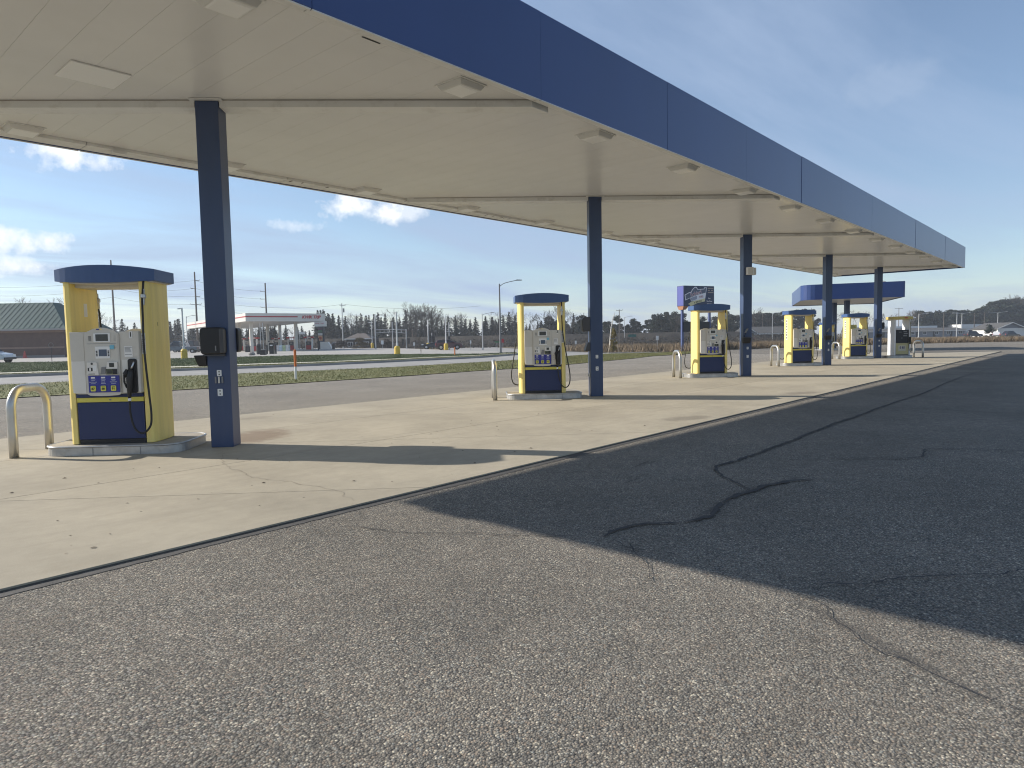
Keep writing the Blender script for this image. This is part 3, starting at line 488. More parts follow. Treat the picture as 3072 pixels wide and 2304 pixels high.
# concrete pad: slabs between the skewed saw cuts
PAD = structure(obj('concrete_pad', MB().box(-16, 51.9, -4.375, 3.845, -.16, -.012), M_JOINT))
def slab_poly(y0, y1, n0, n1, g=.0065):
    s2 = math.sqrt(2); y0 += g; y1 -= g
    return [(n0 * s2 - y0 + g, y0), (n1 * s2 - y0 - g, y0), (n1 * s2 - y1 - g, y1), (n0 * s2 - y1 + g, y1)]
ys = [-4.38, -1.44, 1.2, 3.85]
for j in range(3):
    for k in range(-4, 12):
        n0 = .3 + 3.2927 * k
        p = slab_poly(ys[j], ys[j + 1], n0, n0 + 3.2927)
        if max(q[0] for q in p) > 52 or min(q[0] for q in p) < -15.9: continue
        obj('slab', MB().prism(p, -.10, 0), M_CONC, PAD)
obj('crack', ribbon([(-.06, -.35), (-.24, -.87), (-.5, -1.38), (-.6, -1.78), (-.59, -2.04), (-.67, -2.31), (-.67, -2.57), (-.62, -2.82), (-.56, -3.17), (-.54, -3.45), (-.51, -3.85), (-.59, -4.04), (-.65, -4.28)], .006, .0035, .8, 8, rough=.03), mat('slab_crack', (.21, .185, .145), .9), PAD)

nb = 80; bp_ = np.stack([RNG.uniform(-4, 24, nb), RNG.uniform(-4.3, 3.8, nb)], 1); bp_[:60] = np.stack([RNG.uniform(-3, 6, 60), RNG.uniform(-4.2, -.6, 60)], 1)
mb = MB()
for (x, y) in bp_:
    s_ = random.choice((.004, .006, .008, .013)); a_ = random.uniform(0, 6.28); e1 = (math.cos(a_) * s_ * 1.8, math.sin(a_) * s_ * 1.8); e2 = (-math.sin(a_) * s_, math.cos(a_) * s_)
    mb.quad((x + e1[0], y + e1[1], .004), (x + e2[0], y + e2[1], .004 + s_ * .6), (x - e1[0], y - e1[1], .004), (x - e2[0], y - e2[1], .005))
tag(stuff(obj('leaf_litter', mb, mat('dead_leaf', (.05, .035, .022), .9))), 'tiny dark leaf scraps and grit scattered on the concrete', 'litter')
# verge, street, kerb, walk, bank
def resample(L, m=6):
    out = []
    for i in range(len(L) - 1):
        for k in range(m): t = k / m; out.append(tuple(L[i][c] * (1 - t) + L[i + 1][c] * t for c in range(3)))
    out.append(L[-1]); return out
V0 = L0[:-1] + [VNEAR[0], VNEAR[1], VNEAR[2], VNEAR[3], (46, 15.6, -.02), (52, 18.2, -.05), (55, 19.9, -.08)]
V1 = L1[:-1] + [L1[-1], (36, 23.4, -.14), (41, 25.2, -.17), (46, 26.4, -.2), (50.5, 26.6, -.2), (53, 23.5, -.2), (55.4, 20.6, -.18)]
VERGE = strip('verge', lift(V0, .03), lift(V1, .04), M_LAWN)
vk = MB()
for i in range(len(V0) - 1): vk.quad(V0[i], V0[i + 1], lift([V0[i + 1]], .03)[0], lift([V0[i]], .03)[0])
structure(obj('verge_edge', vk, mat('soil', (.06, .045, .03), .95, var=.3, vscale=5)))
STREET = strip('street', lift(V1, -.0), L2[:-1] + [L2[-1], (53, 39, -.31), (56, 40, -.32), (58, 41, -.33), (59, 37, -.33), (60, 34, -.33), (62.5, 24, -.30)], M_ROAD)
sheet('cross_street', [(L2[-1][0], L2[-1][1], -.30), (58, 41.0, -.325), (60.5, 33.6, -.322), (64.1, 38.2, -.345), (68.6, 45, -.37), (100, 82, -.5), (126, 112, -.62), (112, 118, -.62), (90, 90, -.5), (66, 58, -.42), (59, 48, -.36)], M_ROAD)
def kerb(name, L, h=.15, w=.16, m=M_ROAD):
    mb = MB()
    for i in range(len(L) - 1):
        (x0, y0, z0), (x1, y1, z1) = L[i], L[i + 1]; d = Vector((x1 - x0, y1 - y0, 0)).normalized(); nx, ny = -d.y * w, d.x * w
        mb.hexa([(x0, y0, z0 - .1), (x1, y1, z1 - .1), (x1 + nx, y1 + ny, z1 - .1), (x0 + nx, y0 + ny, z0 - .1)], [(x0, y0, z0 + h), (x1, y1, z1 + h), (x1 + nx, y1 + ny, z1 + h), (x0 + nx, y0 + ny, z0 + h)])
    return structure(obj(name, mb, m))
kerb('kerb', L2, .17, .17)
L2b = lift(L2, .16, .16)
strip('street_verge', L2b, lift(L3, .02), M_LAWN)
strip('sidewalk', lift(L3, .02), lift(L4, .03), M_WALK)
strip('grass_bank', lift(L4, .028), lift(L5, .03), M_BANK)
far = [(-70, 520, -.05), (-25, 520, -.05), (10, 520, -.05), (29.6, 520, -.05), (61, 230, -.05), (80, 190, -.05), (102.2, 149.2, -.05), (94, 128, -.05), (86.1, 111, -.05), (82.9, 95.3, -.05), (70.4, 71.2, -.1), (61, 48, -.24)]
far = far[:len(L5)]
strip('far_lot', L5, far, M_LOT2)
# field beyond the asphalt
fe = [(126, 112, -.6), (100, 82, -.48), (68.6, 45, -.35), (64.1, 38.2, -.33), (60.5, 33.6, -.31), (62.2, 24, -.29), (68.3, 22.2, -.3), (76.5, 22, -.3), (90, 17, -.3), (105.6, 10.6, -.3), (114.3, 4.5, -.3), (118.4, -1.2, -.3), (123, -13, -.3), (128, -40, -.3), (132, -80, -.3)]
fo = [(170, 170, -.7), (170, 140, -.7), (170, 110, -.68), (170, 95, -.66), (170, 80, -.66), (175, 65, -.66), (180, 55, -.66), (185, 45, -.66), (190, 35, -.66), (200, 25, -.66), (205, 15, -.66), (210, 0, -.66), (215, -20, -.66), (220, -50, -.66), (225, -90, -.66)]
strip('field', lift(fe, .03), fo, M_FIELDG)
# wooded rise on the far right and the railway embankment
def ridge(name, pts, h, w0, w1, mt):
    mb = MB(); rows = []
    for i, (x, y) in enumerate(pts):
        a = Vector(pts[max(i - 1, 0)]); b_ = Vector(pts[min(i + 1, len(pts) - 1)]); d = (b_ - a).normalized(); n_ = Vector((d.y, -d.x))
        hh = h[i] if isinstance(h, list) else h
        rows.append([(x + n_.x * s, y + n_.y * s, z) for s, z in ((w0, -.76), (w1, hh), (-w1, hh), (-w0, -.76))])
    for i in range(len(rows) - 1):
        for k in range(3): mb.quad(rows[i][k], rows[i][k + 1], rows[i + 1][k + 1], rows[i + 1][k])
    return structure(obj(name, mb, mt))
epts = [P['emb%d' % k][:2] for k in range(6)]
ridge('railway_embankment', epts, [2.0, 2.4, 2.55, 2.6, 2.6, 2.3], 9, 3, M_BRUSH)
HILLC = Vector((372, 6)); 
mb = MB(); hv = []; NR, NA = 10, 36
for i in range(NR + 1):
    for j in range(NA):
        t = i / NR; a = 2 * math.pi * j / NA; rr = 75 * t
        hv.append((HILLC.x + rr * 1.1 * math.cos(a), HILLC.y - 22 + rr * .75 * math.sin(a), -.8 + 9.0 * math.cos(t * math.pi / 2) ** 2))
mb.v = hv
for i in range(NR):
    for j in range(NA): mb.f.append((i * NA + j, (i + 1) * NA + j, (i + 1) * NA + (j + 1) % NA, i * NA + (j + 1) % NA))
structure(obj('hill', mb, M_BRUSH))

# ------------------------------------------------------------------ grass blades (uncountable)
def strip_points(A, B, n):
    """random points on the strip between two polylines"""
    A = np.array(A); B = np.array(B); seg = np.hypot(*(A[1:, :2] - A[:-1, :2]).T) * (np.hypot(*(B[:-1, :2] - A[:-1, :2]).T) + np.hypot(*(B[1:, :2] - A[1:, :2]).T)) / 2 + 1e-6
    i = RNG.choice(len(seg), n, p=seg / seg.sum()); t = RNG.random((n, 1)); s = RNG.random((n, 1))
    return (A[i] * (1 - t) + A[i + 1] * t) * (1 - s) + (B[i] * (1 - t) + B[i + 1] * t) * s
def blades(name, pts, h0, h1, w, mt, lean=.5):
    n = len(pts); a = RNG.random(n) * 2 * math.pi; h = h0 + (h1 - h0) * RNG.random(n) ** 1.5; la = RNG.random(n) * 2 * math.pi
    dx = np.cos(a) * w; dy = np.sin(a) * w
    V = np.empty((n, 3, 3)); V[:, 0] = pts; V[:, 1] = pts; V[:, 2] = pts
    V[:, 0, 0] -= dx; V[:, 0, 1] -= dy; V[:, 1, 0] += dx; V[:, 1, 1] += dy
    V[:, 2, 0] += np.cos(la) * h * lean; V[:, 2, 1] += np.sin(la) * h * lean; V[:, 2, 2] += h
    return stuff(obj(name, mesh_np(name, V.reshape(-1, 3), np.arange(3 * n).reshape(-1, 3)), mt))
i0 = 2
tag(blades('verge_grass', strip_points(lift(V0, .03)[1:], lift(V1, .04)[1:], 110000), .02, .075, .010, M_LAWN, .8), 'short patchy green lawn on the verge beside the street', 'grass')
tag(blades('bank_grass', strip_points(lift(L4, .03)[2:], lift(L5, .03)[2:], 70000), .03, .10, .018, M_BANK, .7), 'lawn on the bank below the far station, slope shade put into its green', 'grass')
tag(blades('street_verge_grass', strip_points(L2b[2:], lift(L3, .02)[2:], 30000), .02, .08, .014, M_LAWN, .8), 'narrow strip of grass between kerb and sidewalk', 'grass')
tag(blades('dry_field_grass', np.concatenate([strip_points(lift(fe, .03)[2:], [tuple(np.array(a) * .55 + np.array(b_) * .45) for a, b_ in zip(fe[2:], fo[2:])], 60000), strip_points(lift(fe, .03)[5:13], [tuple(np.array(a) * .86 + np.array(b_) * .14) for a, b_ in zip(fe[5:13], fo[5:13])], 26000)]), .30, .95, .04, M_DRY, .45), 'tall tan dry grass in the field past the asphalt', 'dry grass')
def brush(name, pts, r0, r1, mt, nleaf=60, flat=.75):
    """twiggy undergrowth: many small leaf faces in clumps"""
    n = len(pts); rr = r0 + (r1 - r0) * RNG.random(n); k = nleaf
    d = RNG.normal(size=(n, k, 3)); d /= np.linalg.norm(d, axis=2, keepdims=True); d[:, :, 2] = np.abs(d[:, :, 2]) * flat * 1.6
    c = pts[:, None, :] + d * rr[:, None, None] * (RNG.random((n, k, 1)) ** .5)
    c = c.reshape(-1, 3); m = len(c); sz = .10 + .16 * RNG.random((m, 1))
    a = RNG.normal(size=(m, 3)); a /= np.linalg.norm(a, axis=1, keepdims=True); b_ = np.cross(a, RNG.normal(size=(m, 3))); b_ /= np.linalg.norm(b_, axis=1, keepdims=True)
    V = np.stack([c - a * sz, c + b_ * sz * .35, c + a * sz, c - b_ * sz * .35], 1).reshape(-1, 3)
    return stuff(obj(name, mesh_np(name, V, np.arange(4 * m).reshape(-1, 4)), mt))
emb = np.array([(x, y) for x, y in epts]); cdir = np.array([.752, .659])
def brush_pts(n, back0, back1, z, lo=0, hi=5):
    t = lo + RNG.random(n) * (hi - lo); i = np.minimum(t.astype(int), 4); f = (t - i)[:, None]
    p = emb[i] * (1 - f) + emb[i + 1] * f - cdir * (back0 + (back1 - back0) * RNG.random((n, 1)))
    return np.concatenate([p, np.full((n, 1), z)], 1)
tag(brush('brush_thicket', np.concatenate([brush_pts(900, 8, 45, -.6, 1.2, 4.9), brush_pts(500, 3, 9, .6, .2, 4.9)]), .5, 1.7, M_BRUSH, 46), 'brown leafless brush growing along the railway embankment', 'brush')

# ------------------------------------------------------------------ the station canopy
S_COL, RZ = 9.314, R(-45)
EV = Vector((math.cos(RZ), math.sin(RZ), 0)); NV = Vector((-math.sin(RZ), math.cos(RZ), 0))
def isl(i, a, b, z=0.0): v = Vector((S_COL * i, 0, 0)) + EV * a + NV * b; return Vector((v.x, v.y, z))
def soff(x): return 4.7447 + .0082 * x
YF, YG, X0, X1, FH = -3.425, 3.527, -4.55, 42.07, 1.17
CAN = tag(empty('station_canopy', (.15, 0, 0)), 'long blue station canopy with white soffit on five blue columns', 'canopy')
def cpart(name, mb, mt, **kw): return obj(name, mb, mt, CAN, loc=(-.15, 0, 0), **kw)
k = -11
while True:                                            # soffit pans, 16 inch cover
    x = -.865 + .4064 * k; k += 1
    if x < X0 + .1: continue
    if x > X1 - .5: break
    xa, xb = x + .0012, x + .4064 - .0012; za, zb_ = soff(xa), soff(xb)
    y0, y1 = YF + .16, YG - .16; e_ = .012
    mb = MB(); mb.hexa([(xa, y0, za), (xa, y1, za), (xb, y1, zb_), (xb, y0, zb_)][::-1], [(xa, y0, za + .05), (xa, y1, za + .05), (xb, y1, zb_ + .05), (xb, y0, zb_ + .05)][::-1])
    cpart('soffit_panel', mb, M_SOFF)
def slope_box(x0, x1, y0, y1, d0, d1):
    """box whose bottom and top follow the canopy's fall"""
    return MB().hexa([(x0, y0, soff(x0) + d0), (x1, y0, soff(x1) + d0), (x1, y1, soff(x1) + d0), (x0, y1, soff(x0) + d0)], [(x0, y0, soff(x0) + d1), (x1, y0, soff(x1) + d1), (x1, y1, soff(x1) + d1), (x0, y1, soff(x0) + d1)])
cpart('roof_deck', slope_box(X0 + .1, X1 - .1, YF + .1, YG - .1, .06, .62), M_ROOF)
seams = [X0, -3.93, -.36, 3.21, 6.79, 10.35, 13.92, 17.45, 21.04, 24.6, 28.2, 31.8, 35.4, 39.0, X1]
for a, b_ in zip(seams[:-1], seams[1:]):
    j = random.uniform(-.004, .004)
    cpart('fascia_panel', slope_box(a + .004, b_ - .004, YF + j, YF + .05 + j, -.06, FH - .06), M_BLUE)
    cpart('fascia_panel', slope_box(a + .004, b_ - .004, YG - .05 + j, YG + j, -.06, FH - .06), M_BLUE)
for xa in (X0, X1 - .05):
    for a, b_ in ((YF + .054, 0 - .004), (.004, YG - .054)): cpart('fascia_panel', slope_box(xa, xa + .05, a, b_, -.06, FH - .06), M_BLUE)
# backing behind the seams, gutters and edge trims
cpart('fascia_backing', slope_box(X0 + .06, X1 - .06, YF + .062, YF + .09, -.03, FH - .1), M_DKGREY)
cpart('fascia_backing', slope_box(X0 + .06, X1 - .06, YG - .09, YG - .062, -.03, FH - .1), M_DKGREY)
for a, b_ in zip(seams[:-1], seams[1:]):
    cpart('gutter_trim', slope_box(a + .006, b_ - .006, YF + .056, YF + .157, -.045, .04), M_SOFE)
    cpart('gutter_trim', slope_box(a + .006, b_ - .006, YG - .40, YG - .056, -.05, -.003), M_SOFE)
    cpart('drip_edge', slope_box(a + .01, b_ - .01, YF + .004, YF + .034, -.072, -.0605), M_SOFE)
    cpart('drip_edge', slope_box(a + .01, b_ - .01, YG - .034, YG - .004, -.072, -.0605), M_SOFE)
# diagonal beams and columns
W_ = .305
for i in range(5):
    c = isl(i, W_ / 2, W_ / 2); zt = soff(c.x)
    y_lo, y_hi = YF + .16, YG - .41
    def pt(s, t, dz): v = c + EV * s + NV * t; return (v.x, v.y, soff(v.x) + dz)
    for s0, s1 in ((-(y_hi - c.y) * math.sqrt(2) + .06, -W_ / 2 - .012), (W_ / 2 + .012, (c.y - y_lo) * math.sqrt(2) - .06)):
        mb = MB(); t0, t1 = -.13, .13; k0 = -.13 if True else 0
        # ends cut parallel to the fascia
        def P2(s, t, dz, end):
            if end: s = s + t * end
            return pt(s, t, dz)
        ea, eb = (1.0, 0) if s0 < 0 else (0, 1.0)
        b4 = [P2(s0, t0, -.10, ea), P2(s1, t0, -.10, eb), P2(s1, t1, -.10, eb), P2(s0, t1, -.10, ea)]
        t4 = [P2(s0, t0, -.002, ea), P2(s1, t0, -.002, eb), P2(s1, t1, -.002, eb), P2(s0, t1, -.002, ea)]
        mb.hexa(b4, t4); cpart('beam', mb, M_SOFE)
        cpart('beam_joint', MB().hexa([P2(s0 + .03, t0 - .006, -.012, 0), P2(s1 - .03, t0 - .006, -.012, 0), P2(s1 - .03, t0 - .001, -.012, 0), P2(s0 + .03, t0 - .001, -.012, 0)], [P2(s0 + .03, t0 - .006, -.002, 0), P2(s1 - .03, t0 - .006, -.002, 0), P2(s1 - .03, t0 - .001, -.002, 0), P2(s0 + .03, t0 - .001, -.002, 0)]), mat('beam_grime', (.33, .30, .26), .8))
    co = obj('column', MB().box(-W_ / 2, W_ / 2, -W_ / 2, W_ / 2, 0.001, zt - .022), M_COLB, CAN, loc=(c.x - .15, c.y, 0), rot=(0, 0, RZ), bevel=.008)
    fl = MB(); h = .215
    for q in ((-h, h, -h, -W_ / 2 - .001), (-h, h, W_ / 2 + .001, h), (-h, -W_ / 2 - .001, -W_ / 2, W_ / 2), (W_ / 2 + .001, h, -W_ / 2, W_ / 2)): fl.box(*q, zt - .020, zt - .006)
    obj('collar', fl, M_SOFE, co)
cpart('cover_plate', slope_box(-1.53, -.89, -.31, .30, -.02, -.004), M_LENS)
cpart('gutter_box', slope_box(.02, .22, YG - .42, YG - .30, -.10, -.051), M_SOFE)
cpart('slot', slope_box(.43, .67, -3.165, -3.145, -.006, -.002), M_BLACK)
# grime streaks where the pans drain at the street-side gutter
for xx, l in [(3.3, .12), (3.55, .07), (4.15, .1), (6.3, .09), (6.5, .11), (9.1, .12), (9.35, .08), (9.7, .13), (9.8, .09), (10.0, .11), (15.9, .1), (16.1, .12), (16.3, .07), (12.5, .09), (18.5, .1), (0.15, .06)]:
    cpart('grime_streak', slope_box(xx, xx + .03, YG - .40 - .002, YG - .40 + l, -.0525, -.0508), mat('grime', (.10, .085, .07), .9))

def canopy_light(x, y):
    o = empty('canopy_light', (x, y, soff(x) - .0025))
    cobj('cl_flange', 'mounting_plate', lambda: MB().box(-.245, .245, -.245, .245, -.010, 0), M_SOFE, o)
    cobj('cl_h', 'housing', lambda: MB().hexa([(-.185, -.185, -.072), (.185, -.185, -.072), (.185, .185, -.072), (-.185, .185, -.072)], [(-.225, -.225, -.0105), (.225, -.225, -.0105), (.225, .225, -.0105), (-.225, .225, -.0105)]), M_LHOUS, o, bevel=.008)
    cobj('cl_l', 'lens', lambda: MB().hexa([(-.145, -.145, -.083), (.145, -.145, -.083), (.145, .145, -.083), (-.145, .145, -.083)], [(-.165, -.165, -.0725), (.165, -.165, -.0725), (.165, .165, -.0725), (-.165, .165, -.0725)]), M_LENS, o)
    return o
for k in range(-1, 14):
    tag(canopy_light(-.93 + 3.115 * k, -2.9), 'square white downlight in the soffit along the asphalt side', 'light', 'canopy lights, asphalt side')
    tag(canopy_light(-1.25 + 3.145 * k, 2.98), 'square white downlight in the soffit along the street side', 'light', 'canopy lights, street side')

# ------------------------------------------------------------------ things on the columns
def face_plate(i, a, z, w, h, label, m=M_PAPER, grp=None, holes=True):
    p = isl(i, a, -.0015, z); o = empty('outlet_plate', p, RZ)
    obj('plate', MB().prism_y(rrect(-w / 2, w / 2, -h / 2, h / 2, .008, 2), -.006, 0), m, o)
    if holes:
        for dz in (-h * .22, h * .22): obj('socket', MB().prism_y(rrect(-.008, .008, dz - .009, dz + .009, .004, 2), -.009, -.0062), M_TXTK, o)
    return tag(o, label, 'outlet', grp)
NUMW = ['by the pump fronting the brick building', 'by the pump fronting the street lamp', 'under the two loudspeakers', 'by the lettered pump without placard', 'beside the ethanol pump']
for i in range(5):
    w = NUMW[i]
    face_plate(i, .157, 1.04 if i == 0 else .97, .062, .085, 'upper white socket plate on the column ' + w)
    face_plate(i, .158, .77 if i == 0 else .68, .068, .10, 'lower white socket plate on the column ' + w)
o = empty('bracket', isl(0, .153, -.0015, .945), RZ)
for k, xx in enumerate((-.045, 0, .045)): obj('bar', MB().box(xx - .011, xx + .011, -.016, 0, -.045, .045), M_STEEL if k == 1 else M_GREY, o)
tag(o, 'rusty three-bar metal bracket between two socket plates on blue column', 'bracket')

def towel_box(i, lab):
    """rounded black towel and squeegee station strapped to the column"""
    o = empty('towel_dispenser', isl(i, -.002, .15, 1.30), RZ)
    prof = [(-.185, .03), (-.18, .30), (-.15, .36), (-.06, .375), (-.002, .375), (-.002, 0), (-.14, 0)]
    return o
# column 1: a box hugging the front face, a hood on the far side, a bucket on the street side
o = empty('towel_dispenser', isl(0, .15, -.001, 1.30), RZ)
obj('cabinet', MB().prism_y(rrect(-.185, .13, .0, .37, .05, 5), -.14, 0), M_BLACK, o, bevel=.02)
obj('side_rib', MB().prism_y(rrect(.075, .131, .015, .355, .02, 3), -.145, -.05), M_DKGREY, o, bevel=.012)
obj('latch', MB().box(.02, .035, -.152, -.1405, .05, .12), M_GREY, o)
obj('drip_lip', MB().box(-.16, .11, -.12, -.002, -.022, -.001), M_DKGREY, o)
tag(o, 'bulky black towel dispenser with rounded corners on the column by pump 1', 'dispenser')
o = empty('towel_dispenser', isl(0, .15, .3065, 1.32), RZ)
obj('cabinet', MB().prism_y(rrect(-.13, .185, 0, .35, .045, 5), .0, .15), M_BLACK, o, bevel=.012)
tag(o, 'narrow black dispenser cabinet on the far face of the column by pump 1', 'dispenser')
o = empty('squeegee_bucket', isl(0, -.002, .12, 1.14), RZ)
obj('bucket', MB().hexa([(-.12, -.13, 0), (-.002, -.13, 0), (-.002, .13, 0), (-.12, .13, 0)], [(-.17, -.15, .15), (-.002, -.15, .15), (-.002, .15, .15), (-.17, .15, .15)]), M_BLACK, o, bevel=.012)
tag(o, 'black squeegee bucket under the dispenser on the column by pump 1', 'bucket')
# column 2
o = empty('towel_dispenser', isl(1, -.002, .12, 1.59), RZ)
obj('cabinet', MB().prism_y([(-.19, .05), (-.165, 0), (-.002, 0), (-.002, .345), (-.12, .345), (-.175, .32), (-.205, .27)][::1], -.15, .13), M_DKGREY, o, bevel=.015)
tag(o, 'dark grey towel dispenser high on the column by pump 3', 'dispenser')
o = empty('squeegee_bucket', isl(1, -.002, .12, 1.11), RZ)
obj('bucket', MB().hexa([(-.125, -.13, 0), (-.002, -.13, 0), (-.002, .13, 0), (-.125, .13, 0)], [(-.06, -.13, .21), (-.002, -.13, .21), (-.002, .13, .21), (-.06, .13, .21)]), M_DKGREY, o, bevel=.012)
tag(o, 'wedge-shaped dark squeegee bucket on the column by pump 3', 'bucket')
o = empty('junction_box', isl(1, -.001, .1, .48), RZ); obj('box', MB().box(-.04, 0, -.05, .05, 0, .09), M_STEEL, o, bevel=.005); obj('lid', MB().box(-.044, -.0405, -.04, .04, .01, .08), M_GREY, o)
tag(o, 'small metal junction box low on the side of the column by pump 3', 'electrical box')
for i, w in ((2, 'the tire shop sign'), (3, 'the lettered pump without placard'), (4, 'the ethanol pump')):
    o = empty('squeegee_bucket', isl(i, .08, -.001, 1.14), RZ)
    obj('bucket', MB().hexa([(-.13, -.15, 0), (.11, -.15, 0), (.11, -.002, 0), (-.13, -.002, 0)], [(-.15, -.20, .18), (.13, -.20, .18), (.13, -.002, .18), (-.15, -.002, .18)]), M_BLACK, o, bevel=.012)
    obj('lid', MB().hexa([(-.15, -.21, .185), (.13, -.21, .185), (.13, -.004, .21), (-.15, -.004, .21)], [(-.15, -.21, .2), (.13, -.21, .2), (.13, -.004, .225), (-.15, -.004, .225)]), M_DKGREY, o)
    tag(o, 'black squeegee bucket strapped to the column by ' + w, 'bucket')
    o = empty('squeegee', isl(i, -.03, -.12, 1.36), RZ)
    obj('handle', MB().tube([(0, 0, -.03), (.09, 0, .19)], .013, 8), M_BLACK, o); obj('blade', MB().hexa([(.04, -.09, .15), (.12, -.09, .29), (.135, -.08, .28), (.055, -.08, .14)], [(.04, .05, .15), (.12, .05, .29), (.135, .06, .28), (.055, .06, .14)]), M_GREY, o)
    tag(o, 'squeegee standing in the bucket on the column by ' + w, 'squeegee')
o = empty('towel_dispenser', isl(4, .307, .15, 1.62), RZ); obj('cabinet', MB().prism_y(rrect(0, .17, 0, .36, .06, 5), -.13, .15), M_BLACK, o, bevel=.012)
tag(o, 'black towel dispenser bulging off the column by the ethanol pump', 'dispenser')
o = empty('speaker', isl(2, .185, -.0015, 3.62), RZ)
obj('case', MB().box(-.11, .11, -.16, -.002, -.13, .13), M_HEADL, o, bevel=.015); obj('grille', MB().box(-.085, .085, -.165, -.1605, -.105, .105), M_HEAD, o)
tag(o, 'pale square loudspeaker on the front of the column by pump 5', 'speaker')
o = empty('speaker', isl(2, .3065, .1, 3.62), RZ)
obj('case', MB().box(.002, .15, -.1, .1, -.125, .125), M_HEAD, o, bevel=.015); obj('grille', MB().box(.1505, .155, -.08, .08, -.1, .1), M_HEADL, o)
tag(o, 'grey loudspeaker facing sideways on the column by pump 5', 'speaker')

# ------------------------------------------------------------------ pump islands and U bollards
def island(name, loc, x0, x1, y0, y1, lab):
    o = empty(name, loc, RZ); pl = rrect(x0, x1, y0, y1, .26, 7); pi_ = rrect(x0 + .012, x1 - .012, y0 + .012, y1 - .012, .25, 7)
    obj('slab', MB().prism(pi_, .002, .127), M_ISL, o)
    mb = MB(); n = len(pl)
    for k in range(n):
        a, b_ = pl[k], pl[(k + 1) % n]; c_, d_ = pi_[k], pi_[(k + 1) % n]
        mb.hexa([(*a, .002), (*b_, .002), (*d_, .002), (*c_, .002)], [(*a, .105), (*b_, .105), (*d_, .105), (*c_, .105)])
    obj('side_form', mb, M_ALU, o)
    obj('edge_bead', MB().tube([(*q, .118) for q in pl] + [(*pl[0], .118)], .014, 8, False), M_ALU, o, smooth=True)
    for fx in (.38, .72): obj('form_joint', MB().box(x0 + (x1 - x0) * fx - .004, x0 + (x1 - x0) * fx + .004, y0 - .004, y0 - .001, .004, .104), M_GREY, o)
    return tag(o, lab, 'island')
def u_bollard(loc, rz, lab):
    o = empty('u_bollard', loc, rz)
    w, h, r_ = .375, .90, .26
    arc = [(0, -w, .001)] + [(0, -w, z) for z in (.3, .5, h - r_)] + [(0, -w + r_ * (1 - math.cos(R(t))), h - r_ + r_ * math.sin(R(t))) for t in range(10, 91, 10)] + [(0, w - r_ * (1 - math.cos(R(t))), h - r_ + r_ * math.sin(R(t))) for t in range(90, -1, -10)] + [(0, w, z) for z in (.5, .3, .001)]
    cobj('ubol', 'pipe', lambda: MB().tube(arc, .055, 18), M_STEEL, o, smooth=True)
    return tag(o, lab, 'bollard')
NAMES = ['the pump fronting the brick building', 'the pump fronting the street lamp', 'the pump fronting the tire shop sign', 'the lettered pump without placard', 'the pump with a yellow placard']
for i in range(5):
    island('pump_island', isl(i, -1.19, .15), -.86, .93, -.56, .56, 'kerbed concrete island with metal edge under ' + NAMES[i])
    u_bollard(isl(i, -2.36, -.045), RZ, 'upside-down U pipe bollard by ' + NAMES[i])
island('pump_island', isl(4, 1.22, .15), -.78, .72, -.56, .56, 'low kerbed concrete island under the ethanol pump')
u_bollard(isl(4, 2.45, .0), RZ, 'bent steel pipe bollard shaped like an upside-down U by the ethanol pump')

# ------------------------------------------------------------------ fuel dispensers
def hx(px): return (px - 1010) * .00057
def hz(py): return 1.507 - (py - 250) * .00066
def plate(x0, x1, z0, z1, y0, y1, r_=.006): return MB().prism_y(rrect(x0, x1, z0, z1, min(r_, (x1 - x0) / 2.1, (z1 - z0) / 2.1), 3), y0, y1)
def hood_mesh(hw=.64, dep=.30, bul=.16, zb=2.18, zt=2.33, za=.045, zbb=.035):
    mb = MB(); n = 14; fr = []
    for k in range(n + 1):
        t = -1 + 2 * k / n; q = 1 - t * t
        fr.append((t * hw, dep + bul * q, zb - zbb * q, zt + za * q))
    for k in range(n):
        (x0, d0, b0, t0), (x1, d1, b1, t1) = fr[k], fr[k + 1]
        mb.quad((x0, -d0, b0), (x1, -d1, b1), (x1, -d1, t1), (x0, -d0, t0)); mb.quad((x1, d1, b1), (x0, d0, b0), (x0, d0, t0), (x1, d1, t1))
        mb.quad((x0, -d0, t0), (x1, -d1, t1), (x1, d1, t1), (x0, d0, t0)); mb.quad((x1, -d1, b1), (x0, -d0, b0), (x0, d0, b0), (x1, d1, b1))
    for s in (0, -1):
        x0, d0, b0, t0 = fr[s]; q = [(x0, -d0, b0), (x0, -d0, t0), (x0, d0, t0), (x0, d0, b0)]; mb.quad(*(q if s == 0 else q[::-1]))
    return mb
HOSE1 = [(.513, 2.17), (.511, 2.04), (.51, 1.90), (.519, 1.66), (.526, 1.34), (.541, 1.0), (.564, .655), (.579, .40), (.559, .242), (.463, .15), (.366, .213), (.319, .404), (.318, .60)]
HOSE3 = [(.46, 2.17), (.455, 1.92), (.455, 1.77), (.46, 1.545), (.48, 1.317), (.525, 1.03), (.575, .744), (.62, .456), (.61, .246), (.54, .145), (.44, .17), (.37, .32), (.34, .48), (.326, .60)]
HOSEB = [(.46, 2.17), (.465, 1.92), (.49, 1.6), (.55, 1.376), (.60, 1.14), (.655, .79), (.71, .456), (.69, .26), (.62, .175), (.50, .17), (.40, .3), (.345, .48), (.326, .60)]
